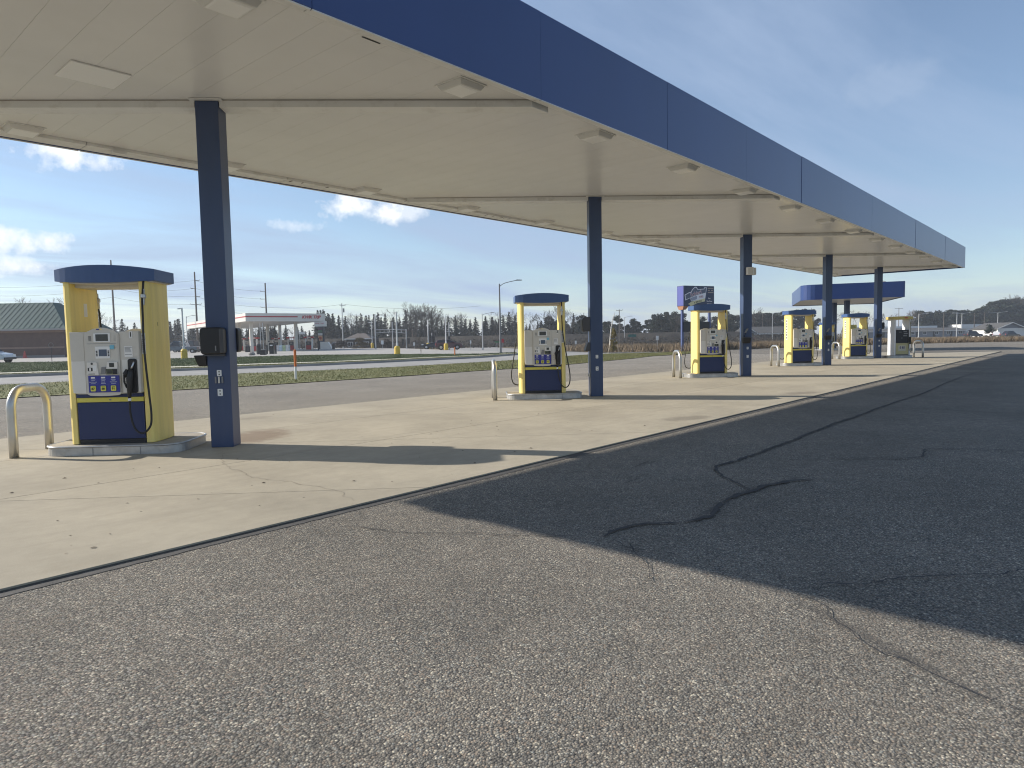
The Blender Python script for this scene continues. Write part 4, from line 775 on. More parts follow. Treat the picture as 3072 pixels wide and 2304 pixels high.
def pump_side(root, rz, num, hose, near):
    """everything on one face; local -y is the viewer's side"""
    rot = (0, 0, rz)
    def pp(key, name, fn, mt, par=root, **kw):
        if par is root: kw['rot'] = rot
        return cobj(key, name, fn, mt, par, **kw)
    pp('lowdoor', 'lower_door', lambda: MB().box(-.43, .43, -.33, -.286, .065, .560), M_NAVY, bevel=.006)
    bnd = pp('yband', 'yellow_band', lambda: MB().box(-.43, .43, -.333, -.286, .568, .628), M_YELB, bevel=.003)
    pp('lock', 'lock', lambda: MB().box(-.012, .012, -.338, -.3335, .588, .606), M_GREY, bnd)
    pp('nband', 'navy_band', lambda: MB().box(-.43, .43, -.345, -.286, .632, .678), M_NAVY)
    pp('kick', 'kick_plate', lambda: MB().box(-.43, .43, -.315, -.286, .002, .060), M_BLACK)
    def head():
        prof = [(-.44, 1.505), (-.44, .76), (-.432, .72), (-.41, .69), (-.37, .682), (-.24, .680), (-.1, .660), (0, .652), (.1, .660), (.2, .680), (.43, .684), (.44, .70), (.44, 1.505)]
        return MB().prism_y(prof, -.40, -.286)
    hd = pp('head', 'face_housing', head, M_HEAD, bevel=.008)
    pp('hd_l', 'access_panel', lambda: plate(-.428, -.262, .70, hz(838), -.404, -.4005), M_HEADL, hd)
    pp('hd_l2', 'access_panel', lambda: plate(-.435, -.262, hz(830), 1.495, -.4035, -.4005), M_HEAD, hd)
    pp('hd_r', 'access_panel', lambda: plate(.212, .432, .70, hz(820), -.404, -.4005), M_HEADL, hd)
    def bez():
        xl, xr = hx(575), hx(1350); out = [(xl, .70)]
        out += [(xl + (xr - xl) * k / 12, .665 - .012 * math.sin(math.pi * k / 12) + (0 if 0 < k < 12 else .02)) for k in range(13)]
        out += [(xr, .70), (xr, 1.475)] + [(xr - (xr - xl) * k / 12, 1.485 + .075 * math.sin(math.pi * k / 12)) for k in range(1, 12)] + [(xl, 1.475)]
        return MB().prism_y(out, -.420, -.4005)
    bz = pp('bezel', 'bezel', bez, M_HEAD, bevel=.006)
    if near or True:
        y = -.4205
        pp('inner', 'bezel_face', lambda: plate(hx(600), hx(1325), .70, hz(300), y - .003, y, .02), M_HEAD, bz)
        pp('badge', 'badge', lambda: MB().prism_y([(hx(830), hz(205)), (hx(900), hz(222)), (hx(990), hz(212)), (hx(985), hz(195)), (hx(900), hz(188)), (hx(845), hz(190))], y - .003, y), M_YEL, bz)
        pp('badge2', 'badge', lambda: MB().prism_y(rrect(hx(862), hx(940), hz(218), hz(196), .006, 3), y - .005, y - .0032), M_GRADE, bz)
        yy = y - .0035
        s1 = pp('scr1', 'screen_frame', lambda: plate(hx(800), hx(1170), hz(462), hz(285), yy - .008, yy, .008), M_WHITE, bz)
        pp('scr1s', 'screen', lambda: plate(hx(850), hx(1125), hz(440), hz(305), yy - .011, yy - .0085, .003), M_SCREEN, bz)
        pp('trim', 'trim_line', lambda: plate(hx(640), hx(1300), hz(494), hz(488), yy - .003, yy, .001), M_GREY, bz)
        for q in range(5): pp(('gr', q), 'speaker_slot', lambda q=q: plate(hx(680), hx(745), hz(350 + q * 21), hz(341 + q * 21), yy - .002, yy, .002), M_TXTK, bz)
        for q in range(5): pp(('gr2', q), 'speaker_slot', lambda q=q: plate(hx(1245), hx(1300), hz(345 + q * 22), hz(341 + q * 22), yy - .002, yy, .001), M_GREY, bz)
        pp('scr2', 'screen_frame', lambda: plate(hx(825), hx(1150), hz(788), hz(550), yy - .008, yy, .008), M_WHITE, bz)
        pp('scr2s', 'screen', lambda: plate(hx(905), hx(1082), hz(742), hz(608), yy - .011, yy - .0085, .003), M_SCREENB, bz)
        for q in range(4):
            for xx in (858, 1120): pp(('key', q, xx), 'softkey', lambda q=q, xx=xx: plate(hx(xx - 16), hx(xx + 16), hz(652 + q * 30), hz(632 + q * 30), yy - .012, yy - .0085, .002), M_TXTK, bz)
        pp('stick', 'sticker', lambda: plate(hx(1155), hx(1255), hz(605), hz(525), yy - .0105, yy - .0085, .002), M_STICK, bz)
        pr = pp('printer', 'printer', lambda: MB().prism_y([(hx(635), hz(1120)), (hx(885), hz(1120)), (hx(850), hz(862)), (hx(635), hz(862))], yy - .022, yy), M_HEADL, bz)
        pp('disc', 'button', lambda: MB().prism_y(rrect(hx(722), hx(768), hz(912), hz(868), .012, 4), yy - .026, yy - .0225), M_DKGREY, bz)
        pp('card', 'label', lambda: plate(hx(762), hx(842), hz(1036), hz(925), yy - .025, yy - .0225, .002), M_WHITE, bz)
        pp('kp0', 'keypad', lambda: plate(hx(652), hx(756), hz(1036), hz(970), yy - .025, yy - .0225, .002), M_TXTK, bz)
        pp('kp1', 'keypad_label', lambda: plate(hx(684), hx(724), hz(1030), hz(976), yy - .027, yy - .0252, .002), M_PAPER, bz)
        pp('slot', 'receipt_slot', lambda: plate(hx(655), hx(805), hz(1100), hz(1088), yy - .024, yy - .0225, .002), M_TXTK, bz)
        pp('keypad', 'pin_pad', lambda: MB().prism_y([(hx(915), hz(1100)), (hx(1025), hz(1100)), (hx(1042), hz(960)), (hx(945), hz(960))], yy - .012, yy), M_GREY, bz)
        pp('reader', 'card_reader', lambda: MB().prism_y([(hx(1045), hz(1112)), (hx(1310), hz(1112)), (hx(1310), hz(862)), (hx(1085), hz(862))], yy - .024, yy), M_HEADL, bz)
        pp('rdisp', 'screen', lambda: plate(hx(1135), hx(1240), hz(962), hz(880), yy - .028, yy - .0245, .003), M_SCREEN, bz)
        pp('rlow', 'card_slot', lambda: plate(hx(1060), hx(1308), hz(1108), hz(998), yy - .028, yy - .0245, .003), M_TXTK, bz)
        pp('rlow2', 'card_slot_frame', lambda: plate(hx(1075), hx(1200), hz(1102), hz(1012), yy - .030, yy - .0285, .003), mat('reader_green', (.22, .25, .12), .5), bz)
        pp('rlow3', 'card_window', lambda: plate(hx(1085), hx(1190), hz(1094), hz(1022), yy - .032, yy - .0302, .003), M_SCREEN, bz)
        gp = pp('grade', 'grade_panel', lambda: plate(hx(637), hx(1328), hz(1468), hz(1130), yy - .010, yy, .006), M_GRADE, bz)
        for gx, nm, oct_ in ((742, 'REGULAR', '87'), (968, 'PLUS', '88'), (1195, 'PREMIUM', '91')):
            x = hx(gx)
            pp(('gl', gx), 'grade_label', lambda x=x, gx=gx: plate(x - .026, x + .026, hz(1186), hz(1155), yy - .012, yy - .0102, .002), M_PAPER, bz)
            for q, ww in ((1212, .03), (1228, .022)): pp(('gt', gx, q), 'fine_print', lambda x=x, q=q, ww=ww: plate(x - ww, x + ww, hz(q + 4), hz(q - 3), yy - .0115, yy - .0102, .001), M_TXTW, bz)
            if near: text('lettering', nm, .022, M_TXTW, bz, (x, yy - .012, hz(1262)), depth=.0008)
            pp(('gt3', gx), 'fine_print', lambda x=x: plate(x - .03, x + .03, hz(1294), hz(1286), yy - .0115, yy - .0102, .001), M_TXTW, bz)
            bt = pp(('btn', gx), 'grade_button', lambda x=x: plate(x - .033, x + .033, hz(1442), hz(1332), yy - .022, yy - .0102, .012), M_BTN, bz, bevel=.003)
            pp(('btl', gx), 'fine_print', lambda x=x: plate(x - .020, x + .020, hz(1356), hz(1349), yy - .0235, yy - .0222, .001), M_TXTK, bz)
            if near: text('lettering', oct_, .040, M_TXTK, bz, (x, yy - .0235, hz(1394)), depth=.0008, bold=.0012)
    pp('notice', 'notice', lambda: plate(hx(1450), hx(1635), hz(768), hz(552), -.4045, -.4038, .003), M_PAPER, hd)
    for q in range(6): pp(('nl', q), 'fine_print', lambda q=q: plate(hx(1462), hx(1620 - (q * 37) % 45), hz(582 + q * 22 + (30 if q > 4 else 0)), hz(572 + q * 22 + (30 if q > 4 else 0)), -.4056, -.4047, .001), M_GREY, hd)
    pp('numlab', 'number_label', lambda: plate(hx(1575), hx(1645), hz(392), hz(252), -.4045, -.4038, .003), M_PAPER, hd)
    if num: text('number', num, .088, M_TXTK, hd, (hx(1610), -.405, hz(322)), depth=.0008, bold=.002)
    for q, (w1, w2) in enumerate(((1415, 1450), (1425, 1462), (1430, 1465))): pp(('dec', q), 'fine_print', lambda q=q, w1=w1, w2=w2: plate(hx(w1), hx(w2), hz(1190 + q * 70), hz(1180 + q * 70), -.4056, -.4045, .001), M_TXTK, hd)
    # nozzle boot, nozzle and hose
    bt = pp('boot', 'nozzle_boot', lambda: MB().prism_y(rrect(.292, .408, .685, 1.14, .03, 5), -.425, -.4045), M_BLACK, bevel=.006)
    pp('bootin', 'boot_recess', lambda: MB().prism_y(rrect(.305, .395, .72, 1.12, .025, 5), -.4275, -.4255), M_RUBBER, bt)
    nz = pp('nozzle', 'nozzle', lambda: MB().tube([(.318, -.475, .62), (.322, -.478, .70), (.330, -.478, .78), (.336, -.475, .88), (.345, -.47, .96), (.352, -.462, 1.0)], [.020, .026, .036, .042, .038, .026], 10), M_BLACK, smooth=True)
    pp('spout', 'spout', lambda: MB().tube([(.352, -.462, 1.0), (.368, -.45, 1.05), (.376, -.435, 1.085), (.378, -.428, 1.10)], .012, 8), M_CHROME, nz, smooth=True)
    pp('lever', 'lever', lambda: MB().tube([(.305, -.50, .98), (.28, -.505, .93), (.278, -.505, .84), (.30, -.49, .76)], .012, 8), M_RUBBER, nz, smooth=True)
    pp('guard', 'nozzle_guard', lambda: MB().tube([(.29, -.475, .90), (.288, -.48, .95), (.31, -.478, 1.0)], [.02, .034, .02], 8), M_RUBBER, nz, smooth=True)
    hp = {1: HOSE1, 3: HOSE3, 9: HOSEB}[hose]
    def hosep():
        pts = []
        for k, (x, z) in enumerate(hp):
            t = k / (len(hp) - 1); y = -.335 - .10 * min(1, t * 3) - .04 * t
            pts.append((x, y, z))
        return MB().tube(spline(pts, 6), .0135, 9)
    ho = pp(('hose', hose), 'hose', hosep, M_RUBBER, smooth=True)
    x0 = hp[1][0]
    pp(('bk', hose), 'breakaway', lambda: MB().tube([(x0, -.352, 2.06), (x0, -.356, 2.0), (x0, -.36, 1.985), (x0, -.362, 1.945), (x0, -.366, 1.93), (x0, -.378, 1.85)], [.019, .019, .036, .036, .022, .020], 12), M_STEEL, ho, smooth=False)
    pp(('fer', hose), 'ferrule', lambda: MB().tube([(.319, -.474, .625), (.318, -.475, .585)], [.021, .021], 10), M_WHITE, ho)
    if hose == 1: pp('clip', 'hose_tag', lambda: MB().tube(spline([(.516, -.40, 1.70), (.505, -.415, 1.58), (.512, -.43, 1.50), (.535, -.436, 1.40)], 5), .010, 6), mat('hose_spring', (.45, .45, .45), .4, metal=.6), ho, smooth=True)
def make_pump(i, num, hose, near):
    root = empty('fuel_dispenser', isl(i, -1.19, .08, .1275), RZ)
    cobj('core', 'cabinet', lambda: MB().box(-.435, .435, -.285, .285, .003, 1.46), M_HEAD, root)
    for s in (-1, 1):
        def colm(s=s):
            pts = [(.442, -.335), (.50, -.335), (.535, -.31), (.552, -.24), (.560, -.12), (.562, 0), (.560, .12), (.552, .24), (.535, .31), (.50, .335), (.442, .335)]
            if s < 0: pts = [(-x, y) for x, y in pts][::-1]
            return MB().prism(pts, .003, 2.178)
        c = cobj(('pcol', s), 'side_column', colm, M_YEL, root, bevel=.01)
    cobj('lintel', 'lintel', lambda: MB().box(-.44, .44, -.20, .20, 2.10, 2.148), M_HEAD, root)
    cobj('hood', 'hood', hood_mesh, M_HOOD, root)
    cobj('hoodtrim', 'hood_trim', lambda: hood_mesh(.60, .26, .14, 2.165, 2.176, .0, .035), M_HEAD, root)
    # decals on the right column
    cobj('decal', 'warning_decal', lambda: plate(.448, .498, 1.20, 1.48, -.338, -.3355, .003), M_PAPER, root)
    for q in range(7): cobj(('dl', q), 'fine_print', lambda q=q: plate(.453, .493 - .006 * (q % 3), 1.22 + q * .027, 1.236 + q * .027, -.3395, -.3382, .001), M_GREY, root)
    cobj('dring', 'no_smoking_mark', lambda: MB().tube([(.473 + .016 * math.cos(t * .524), -.339, 1.445 + .016 * math.sin(t * .524)) for t in range(13)], .003, 5, False), M_TXTK, root)
    text('number', num, .075, M_TXTK, root, (.5645, -.10, 1.60), rot=(R(90), 0, R(90)), depth=.0008)
    pump_side(root, 0, num, hose, near)
    pump_side(root, math.pi, '', 9 if hose == 3 else 3, False)
    return root
PL = ['yellow and navy fuel dispenser marked 1, its short hose looped in front', 'yellow and navy fuel dispenser marked 3 with hoses drooping past both sides', 'yellow and navy fuel dispenser numbered 5 standing before the tire shop sign', 'yellow and navy fuel dispenser with black lettering strip and no placard', 'yellow and navy fuel dispenser with lettering strip and yellow placard in its frame']
PUMPS = []
for i, n_ in enumerate(('1', '3', '5', '7', '9')):
    o = tag(make_pump(i, n_, 1 if i == 0 else 3, i < 3), PL[i], 'fuel pump', 'fuel pumps under the canopy'); PUMPS.append(o)
    if i == 0:
        obj('paper_notice', MB().box(-.4415, -.4405, -.02, .06, 1.72, 1.90), M_PAPER, o)
    if i in (3, 4):
        st = obj('sticker_strip', MB().box(-.5635, -.5625, -.04, .09, 1.05, 1.98), M_PAPER, o)
        [obj('printed_mark', MB().box(-.5645, -.5637, -.02, .07, 1.10 + q * .125, 1.10 + q * .125 + (.07, .085, .06)[q % 3]), M_TXTK, st) for q in range(7)]
    if i == 4:
        sg = obj('yellow_placard', MB().box(-.43, .05, -.06, -.05, 1.53, 1.75), mat('yellow_placard', (.70, .66, .22), .6), o)
        for q in range(3): obj('fine_print', MB().box(-.38, 0 - .06 * q, -.0625, -.0605, 1.60 + q * .045, 1.618 + q * .045), M_GREY, sg)

# the ethanol pump
o = empty('ethanol_dispenser', isl(4, 1.36, .08, .1275), RZ)
M_WMET = mat('white_pump_metal', (.66, .67, .68), .42, var=.05, vscale=2)
M_EYEL = mat('ochre_hood', (.50, .39, .12), .5, var=.06, vscale=2)
M_EBAS = mat('khaki_door', (.46, .42, .22), .55, var=.06, vscale=2)
obj('cabinet', MB().box(-.37, .37, -.24, .24, .003, 1.42), M_GREY, o)
for s in (-1, 1):
    pts = [(-.47, -.30), (-.385, -.30), (-.375, -.28), (-.375, .28), (-.385, .30), (-.47, .30)] if s < 0 else [(.375, -.30), (.46, -.30), (.47, -.28), (.47, .28), (.46, .30), (.375, .30)]
    obj('side_column', MB().prism(pts, .003, 2.0), M_WMET, o, bevel=.01)
obj('hood', hood_mesh(.60, .30, .10, 2.0, 2.145, .02, .015), M_EYEL, o)
obj('red_badge', plate(.04, .22, 2.05, 2.10, -.4025, -.395, .006), M_TXTR, o)
scr = obj('display_panel', MB().box(-.36, .36, -.30, -.242, .70, 1.42), M_BLACK, o, bevel=.01)
for (a, b_, c_, d_) in ((-.2, -.05, 1.28, 1.31), (.05, .26, 1.30, 1.35), (.07, .3, 1.18, 1.24), (.04, .25, 1.06, 1.12), (-.08, 0, .95, .98)): obj('grey_plate', plate(a, b_, c_, d_, -.3025, -.3005, .004), M_GREY, scr)  # small grey plates on the black display panel
obj('lower_door', MB().box(-.36, .36, -.29, -.242, .06, .68), M_EBAS, o, bevel=.008)
obj('label', plate(-.22, .20, .25, .55, -.2935, -.2905, .006), mat('pale_label', (.52, .50, .40), .6), o)
text('lettering', 'E 85', .17, mat('dark_blue_print', (.03, .03, .12), .6), o, (0, -.295, .43), depth=.001, bold=.006)
obj('fine_print', plate(-.18, .18, .29, .305, -.2955, -.294, .001), M_GREY, o)
obj('nozzle_boot', MB().prism_y(rrect(.372, .45, .62, 1.02, .03, 4), -.36, -.302), M_BLACK, o)
obj('hose', MB().tube(spline([(.41, -.30, 1.98), (.42, -.36, 1.6), (.42, -.38, 1.1), (.46, -.40, .6), (.47, -.42, .35), (.41, -.43, .2), (.33, -.42, .32), (.30, -.40, .56), (.36, -.39, .72)], 6), .013, 8), mat('ochre_hose', (.12, .11, .03), .6), o, smooth=True)
tag(o, 'white and khaki ethanol dispenser with ochre hood and E 85 on its door', 'fuel pump')

# ------------------------------------------------------------------ the second canopy
fl_, fr_ = Vector(P['c2FL'][:2]), Vector(P['c2FR'][:2])
WC = 7.5; ax = Vector((math.cos(R(-68)), math.sin(R(-68)))); lg = Vector((-ax.y, ax.x)); LC = 12.8
if lg.x < 0: lg = -lg
c2 = tag(empty('small_canopy', (fl_.x, fl_.y, 0)), 'smaller blue canopy with rounded corner standing beyond the long one', 'canopy')
def c2p(s, t, z): v = ax * s + lg * t; return (v.x, v.y, z)
rc = 1.0
loop = []
for cx, cy, a0 in ((rc, rc, 180), (WC - .15, .15, 270), (WC - .15, LC - .15, 0), (rc, LC - rc, 90)):
    rr = rc if cx == rc else .15
    for k in range(6 if rr == rc else 3): t = R(a0 + 90 * k / (5 if rr == rc else 2)); loop.append((cx + rr * math.cos(t), cy + rr * math.sin(t)))
zb_, zt_ = 4.17, 5.4
for k in range(len(loop)):
    a, b_ = loop[k], loop[(k + 1) % len(loop)]
    L_ = math.hypot(b_[0] - a[0], b_[1] - a[1]); m_ = max(1, int(L_ / 3.4))
    for q in range(m_):
        p0 = (a[0] + (b_[0] - a[0]) * q / m_, a[1] + (b_[1] - a[1]) * q / m_); p1 = (a[0] + (b_[0] - a[0]) * (q + 1) / m_, a[1] + (b_[1] - a[1]) * (q + 1) / m_)
        mx_, my_ = WC / 2, LC / 2; sh = lambda p, f: (p[0] + (mx_ - p[0]) * f, p[1] + (my_ - p[1]) * f * .45)
        i0_, i1_ = sh(p0, .02), sh(p1, .02)
        obj('fascia_panel', MB().hexa([c2p(*p0, zb_), c2p(*p1, zb_), c2p(*i1_, zb_), c2p(*i0_, zb_)], [c2p(*p0, zt_), c2p(*p1, zt_), c2p(*i1_, zt_), c2p(*i0_, zt_)]), M_BLUE, c2)
inn = [(x + (WC / 2 - x) * .03, y + (LC / 2 - y) * .015) for x, y in loop]
obj('soffit', MB().hexa([c2p(*p, zb_ + .05) for p in inn], [c2p(*p, zb_ + .12) for p in inn]), M_SOFF, c2)
obj('roof_deck', MB().hexa([c2p(*p, zb_ + .13) for p in inn], [c2p(*p, zt_ - .3) for p in inn]), M_ROOF, c2)
for nm in ('c2A', 'c2B'):
    x, y = P[nm][:2]; obj('column', MB().box(-.17, .17, -.17, .17, -.10, zb_ + .045), M_COLB, c2, loc=(x - fl_.x, y - fl_.y, 0), rot=(0, 0, RZ))
fx, fy = P['flood'][:2]
o = tag(empty('flood_light', (fx, fy, zt_ - .28)), 'pair of small floodlights on a post above the smaller canopy', 'floodlight')
obj('post', MB().cyl(0, 0, 0, .42, .03, 8), M_DKGREY, o); obj('crossbar', MB().tube([(-.44, .50, .40), (.44, -.50, .40)], .025, 6), M_DKGREY, o)
for s in (-1, 1): obj('lamp_head', MB().hexa([(s * .22 - .12, -s * .25 - .12, .52), (s * .22 + .12, -s * .25 - .12, .52), (s * .22 + .12, -s * .25 + .12, .62), (s * .22 - .12, -s * .25 + .12, .62)], [(s * .22 - .12, -s * .25 - .12, .60), (s * .22 + .12, -s * .25 - .12, .60), (s * .22 + .12, -s * .25 + .12, .70), (s * .22 - .12, -s * .25 + .12, .70)]), M_GREY, o); obj('arm', MB().tube([(s * .22, -s * .25, .40), (s * .22, -s * .25, .56)], .02, 6), M_DKGREY, o)
pc = copy_tree(PUMPS[1]); px_, py_ = P['c2pump'][:2]; pc.location = (px_, py_, .03); pc.rotation_euler = (0, 0, RZ)
tag(pc, 'distant yellow and navy dispenser under the smaller canopy', 'fuel pump')
for ch in list(pc.children):
    if ch.name.startswith('number'): bpy.data.objects.remove(ch)
oi_ = island('pump_island', (px_, py_, -.09), -.86, .93, -.56, .56, 'low concrete island under the dispenser of the smaller canopy')
u_bollard((px_ + 1.2, py_ - 1.6, -.08), RZ, 'bent pipe bollard at the island of the smaller canopy')

# ------------------------------------------------------------------ the tire shop sign
sl, sr, sf = Vector(P['signL'][:2]), Vector(P['signR'][:2]), Vector(P['signfarL'][:2])
zb_, zt_ = 4.80, 7.12; zg = -.36
du = (sr - sl); du = Vector((du.x, du.y)); fL = Vector((sl.x, sl.y)); Lw = du.length; du.normalize(); dn = Vector((-du.y, du.x))
if dn.dot(Vector((.75, .66))) < 0: dn = -dn
rz_s = math.atan2(du.y, du.x)
o = tag(empty('tire_shop_sign', (fL.x, fL.y, zg), rz_s), 'tall blue sign on two posts reading Schierl Tire & Service', 'sign')
sg = obj('cabinet', MB().box(-.02, Lw, 0, 1.15, zb_ - zg, zt_ - zg), mat('sign_blue', (.018, .035, .085), .4), o, bevel=.03)
obj('side_face', MB().box(-.028, -.0205, .06, 1.09, zb_ - zg + .06, zt_ - zg - .06), mat('sign_lit_side_blue', (.06, .075, .30), .5), o)  # lit side of the cabinet: its brightness is put into this lighter blue
for xx in (.12, Lw - .34): obj('post', MB().box(xx, xx + .24, .45, .69, 0.002, zb_ - zg - .002), mat('sign_post_blue', (.05, .08, .20), .45), o)
obj('bracket', MB().hexa([(.0, .2, zb_ - zg - .40), (.42, .2, zb_ - zg - .40), (.42, .9, zb_ - zg - .40), (.0, .9, zb_ - zg - .40)], [(-.02, .05, zb_ - zg - .004), (.75, .05, zb_ - zg - .004), (.75, 1.1, zb_ - zg - .004), (-.02, 1.1, zb_ - zg - .004)]), mat('primer', (.35, .16, .08), .7), o)
lb = obj('message_board', MB().box(.30, Lw - .36, .35, .80, 2.25, 3.40), M_BLACK, o)
M_LED = mat('led_green', (.16, .40, .10), .5)
for row, (zz0, n_) in enumerate(((2.92, 4), (2.52, 3))):
    for q in range(n_): obj('lit_segment', MB().box(Lw * .40 + q * .22, Lw * .40 + q * .22 + (.15, .12, .16, .13)[q], .335, .349, zz0, zz0 + .22), M_LED, lb)
cz_ = (zb_ + zt_) / 2 - zg; HS = zt_ - zb_
M_LOGO = mat('logo_white', (.80, .78, .80), .5); M_LOGR = mat('logo_red', (.30, .06, .06), .5); M_LOGG = mat('logo_grey', (.10, .12, .17), .5); M_BAN = mat('banner_cream', (.66, .60, .34), .5)
def sx(px): return (px - 140) / 995 * Lw
def sz(py): return zt_ - zg - (py - 105) / 650 * HS
def spoly(pts, y, m, nm='logo_backing'): return obj(nm, MB().prism_y([(sx(a), sz(b_)) for a, b_ in pts][::-1], y - .012, y), m, sg)
spoly([(160, 400), (290, 325), (370, 300), (400, 230), (490, 140), (545, 140), (590, 215), (790, 195), (800, 150), (885, 150), (860, 330), (830, 520), (370, 600), (340, 500), (190, 575)], -.003, M_LOGO)
spoly([(185, 410), (300, 345), (385, 315), (425, 235), (495, 165), (535, 170), (580, 235), (800, 212), (812, 170), (862, 170), (845, 320), (560, 400), (350, 480), (205, 545)], -.016, M_LOGG)
spoly([(345, 500), (560, 420), (560, 530), (385, 590)], -.016, mat('logo_tyre', (.30, .33, .40), .5))
spoly([(265, 690), (330, 650), (370, 615), (800, 505), (830, 510), (815, 600), (560, 660), (360, 760), (320, 745), (335, 715)], -.016, M_BAN)
def stext(s, px, py, size, m, y, rot=0, **kw): return text('lettering', s, size, m, sg, (sx(px), y, sz(py)), rot=(R(90), R(rot), 0), **kw)
stext('Schierl', 525, 350, .62, M_LOGO, -.030, -14, depth=.003, bold=.022, spacing=1.0); stext('Schierl', 525, 350, .62, M_LOGR, -.036, -14, depth=.003, bold=.0, spacing=1.0)
stext('TIRE', 695, 455, .36, M_LOGO, -.030, -10, depth=.003, bold=.02); stext('TIRE', 695, 455, .36, M_LOGR, -.036, -10, depth=.003)
stext('& SERVICE', 590, 615, .25, M_TXTK, -.030, -13, depth=.003, bold=.006)
M_ST = mat('sign_text', (.72, .68, .66), .5)
for s, py in (('Best', 500), ('Tire Prices', 595), ('PERIOD!', 690)): stext(s, 970, py, .22, M_ST, -.004, depth=.003, bold=.004, spacing=.9)
M_STT = mat('sign_text_tan', (.36, .30, .25), .5)
for (pa_, pb_, py) in ((915, 1105, 178), (925, 985, 245), (1030, 1085, 245), (920, 1105, 312)): obj('printed_mark', MB().prism_y(rrect(sx(pa_), sx(pb_), sz(py + 16), sz(py - 16), .02, 3), -.012, -.003), M_STT, sg)

# ------------------------------------------------------------------ lamps, poles, wires, small signs
def street_lamp(name, x, y, z, h, arms, lab, m=M_GALV, r_=.11, grp=None):
    o = empty(name, (x, y, z)); obj('pole', MB().tube([(0, 0, .002), (0, 0, h)], [r_, r_ * .55], 10), m, o); obj('base', MB().cyl(0, 0, 0, .25, r_ * 1.7, 10), m, o)
    for (dx, dy, dz) in arms:
        obj('arm', MB().tube(spline([(0, 0, h - .35), (dx * .3, dy * .3, h - .35 + dz * .55), (dx, dy, h - .35 + dz)], 4), .045, 6), m, o)
        d = Vector((dx, dy, 0)).normalized(); a, b_ = Vector((dx, dy, 0)), Vector((-d.y, d.x, 0)) * .14
        q0, q1 = a - d * .1, a + d * .55; zz_ = h - .35 + dz
        obj('lamp_head', MB().hexa([(*(q0 - b_)[:2], zz_ - .06), (*(q1 - b_)[:2], zz_ - .05), (*(q1 + b_)[:2], zz_ - .05), (*(q0 + b_)[:2], zz_ - .06)], [(*(q0 - b_)[:2], zz_ + .07), (*(q1 - b_)[:2], zz_ + .04), (*(q1 + b_)[:2], zz_ + .04), (*(q0 + b_)[:2], zz_ + .07)]), m, o)
    return tag(o, lab, 'street lamp', grp)
RT = Vector((.659, -.752))        # along the horizon, to the viewer's right
def rt(s, dz): return (RT.x * s, RT.y * s, dz)
x, y, z, h = P['lamp']; street_lamp('street_lamp', x, y, z, h + .3, [rt(2.2, .75)], 'grey street lamp with one raised arm at the corner of the verge', mat('lamp_grey', (.17, .175, .18), .5, metal=.3), .14)
x, y, z, h = P['lamp2']; street_lamp('street_lamp', x, y, z, h + .2, [rt(1.7, .5)], 'pale street lamp with one arm past the dry brush')
x, y, _, zt_ = P['lampE']; street_lamp('street_lamp', x, y, -.7, zt_ + .7, [rt(1.9, .6)], 'far pale street lamp beside a wooden utility pole in the field')
x, y, _, zt_ = P['k5lamp']; street_lamp('street_lamp', x, y, -.7, zt_ + .7, [rt(1.6, .5)], 'pale street lamp standing before the brown house')
x, y, _, zt_ = P['lampK']; street_lamp('street_lamp', x, y, -.05, zt_, [rt(1.5, .5)], 'grey street lamp behind the left end of the white canopy')
for nm, lab, arms in (('p730', 'far street lamp rising behind the low motel, one arm', [rt(3.0, .5)]), ('p1335', 'far street lamp with two spread arms behind the motel roof end', [rt(3.2, .5), rt(-3.2, .6)]), ('p1840', 'far street lamp with two spread arms below the wooded hill', [rt(3.6, .6), rt(-3.6, .6)])):
    x, y, _, zt_ = P[nm]; street_lamp('street_lamp', x, y, -.72, zt_ + .72, arms, lab, M_WPOLE, .14)
def utility_pole(x, y, z, h, arms, lab, side=True, r_=.17, m=M_POLE):
    o = empty('utility_pole', (x, y, z)); obj('pole', MB().tube([(0, 0, .002), (0, 0, h)], [r_, r_ * .6], 10), m, o)
    for az, s0, s1 in arms:
        obj('crossarm', MB().tube([rt(s0, az), rt(s1, az)], .07, 6), m, o)
        for s in (s0, s1):
            if abs(s) > .3: obj('insulator', MB().tube([rt(s, az + .06), rt(s, az + .26)], .05, 6), M_GREY, o)
    return tag(o, lab, 'utility pole')
ux, uy, _, uz = P['utilA']; HA = uz + .7; utility_pole(ux, uy, -.7, HA, [(HA - 4.6, .1, 1.3), (HA - 6.7, -1.2, 1.5)], 'tall wooden power pole seen through the frame of pump 1', r_=.26)
ux, uy, _, uz = P['utilB']; HB = uz + .7; utility_pole(ux, uy, -.7, HB, [(HB - 2.1, 0, 1.1), (HB - 4.0, -1.1, 0), (HB - 6.0, 0, 1.1), (HB - 7.9, -1.3, 1.3)], 'tall wooden power pole with alternating arms left of the blue column', r_=.26)
ux, uy, _, uz = P['utilC']; HC = uz + .7; utility_pole(ux, uy, -.7, HC, [(HC - 2.0, -1.3, 0), (HC - 3.9, -1.3, 0), (HC - 5.9, -1.3, 0)], 'tall power pole with arms on one side above the white canopy', r_=.26)
ux, uy, _, uz = P['utilD']; o = utility_pole(ux, uy, -.7, uz + .7, [(uz + .1, -.5, .9)], 'grey utility pole with a transformer near the parked car and hip roof', r_=.17, m=M_GALV); obj('transformer', MB().cyl(RT.x * .42, RT.y * .42, uz - 1.6, uz - .6, .22, 10), M_GREY, o)
ux, uy, _, uz = P['utilE']; utility_pole(ux, uy, -.7, uz + .7, [(uz + .45, -.9, .9)], 'weathered utility pole in the brush behind the staked young tree')
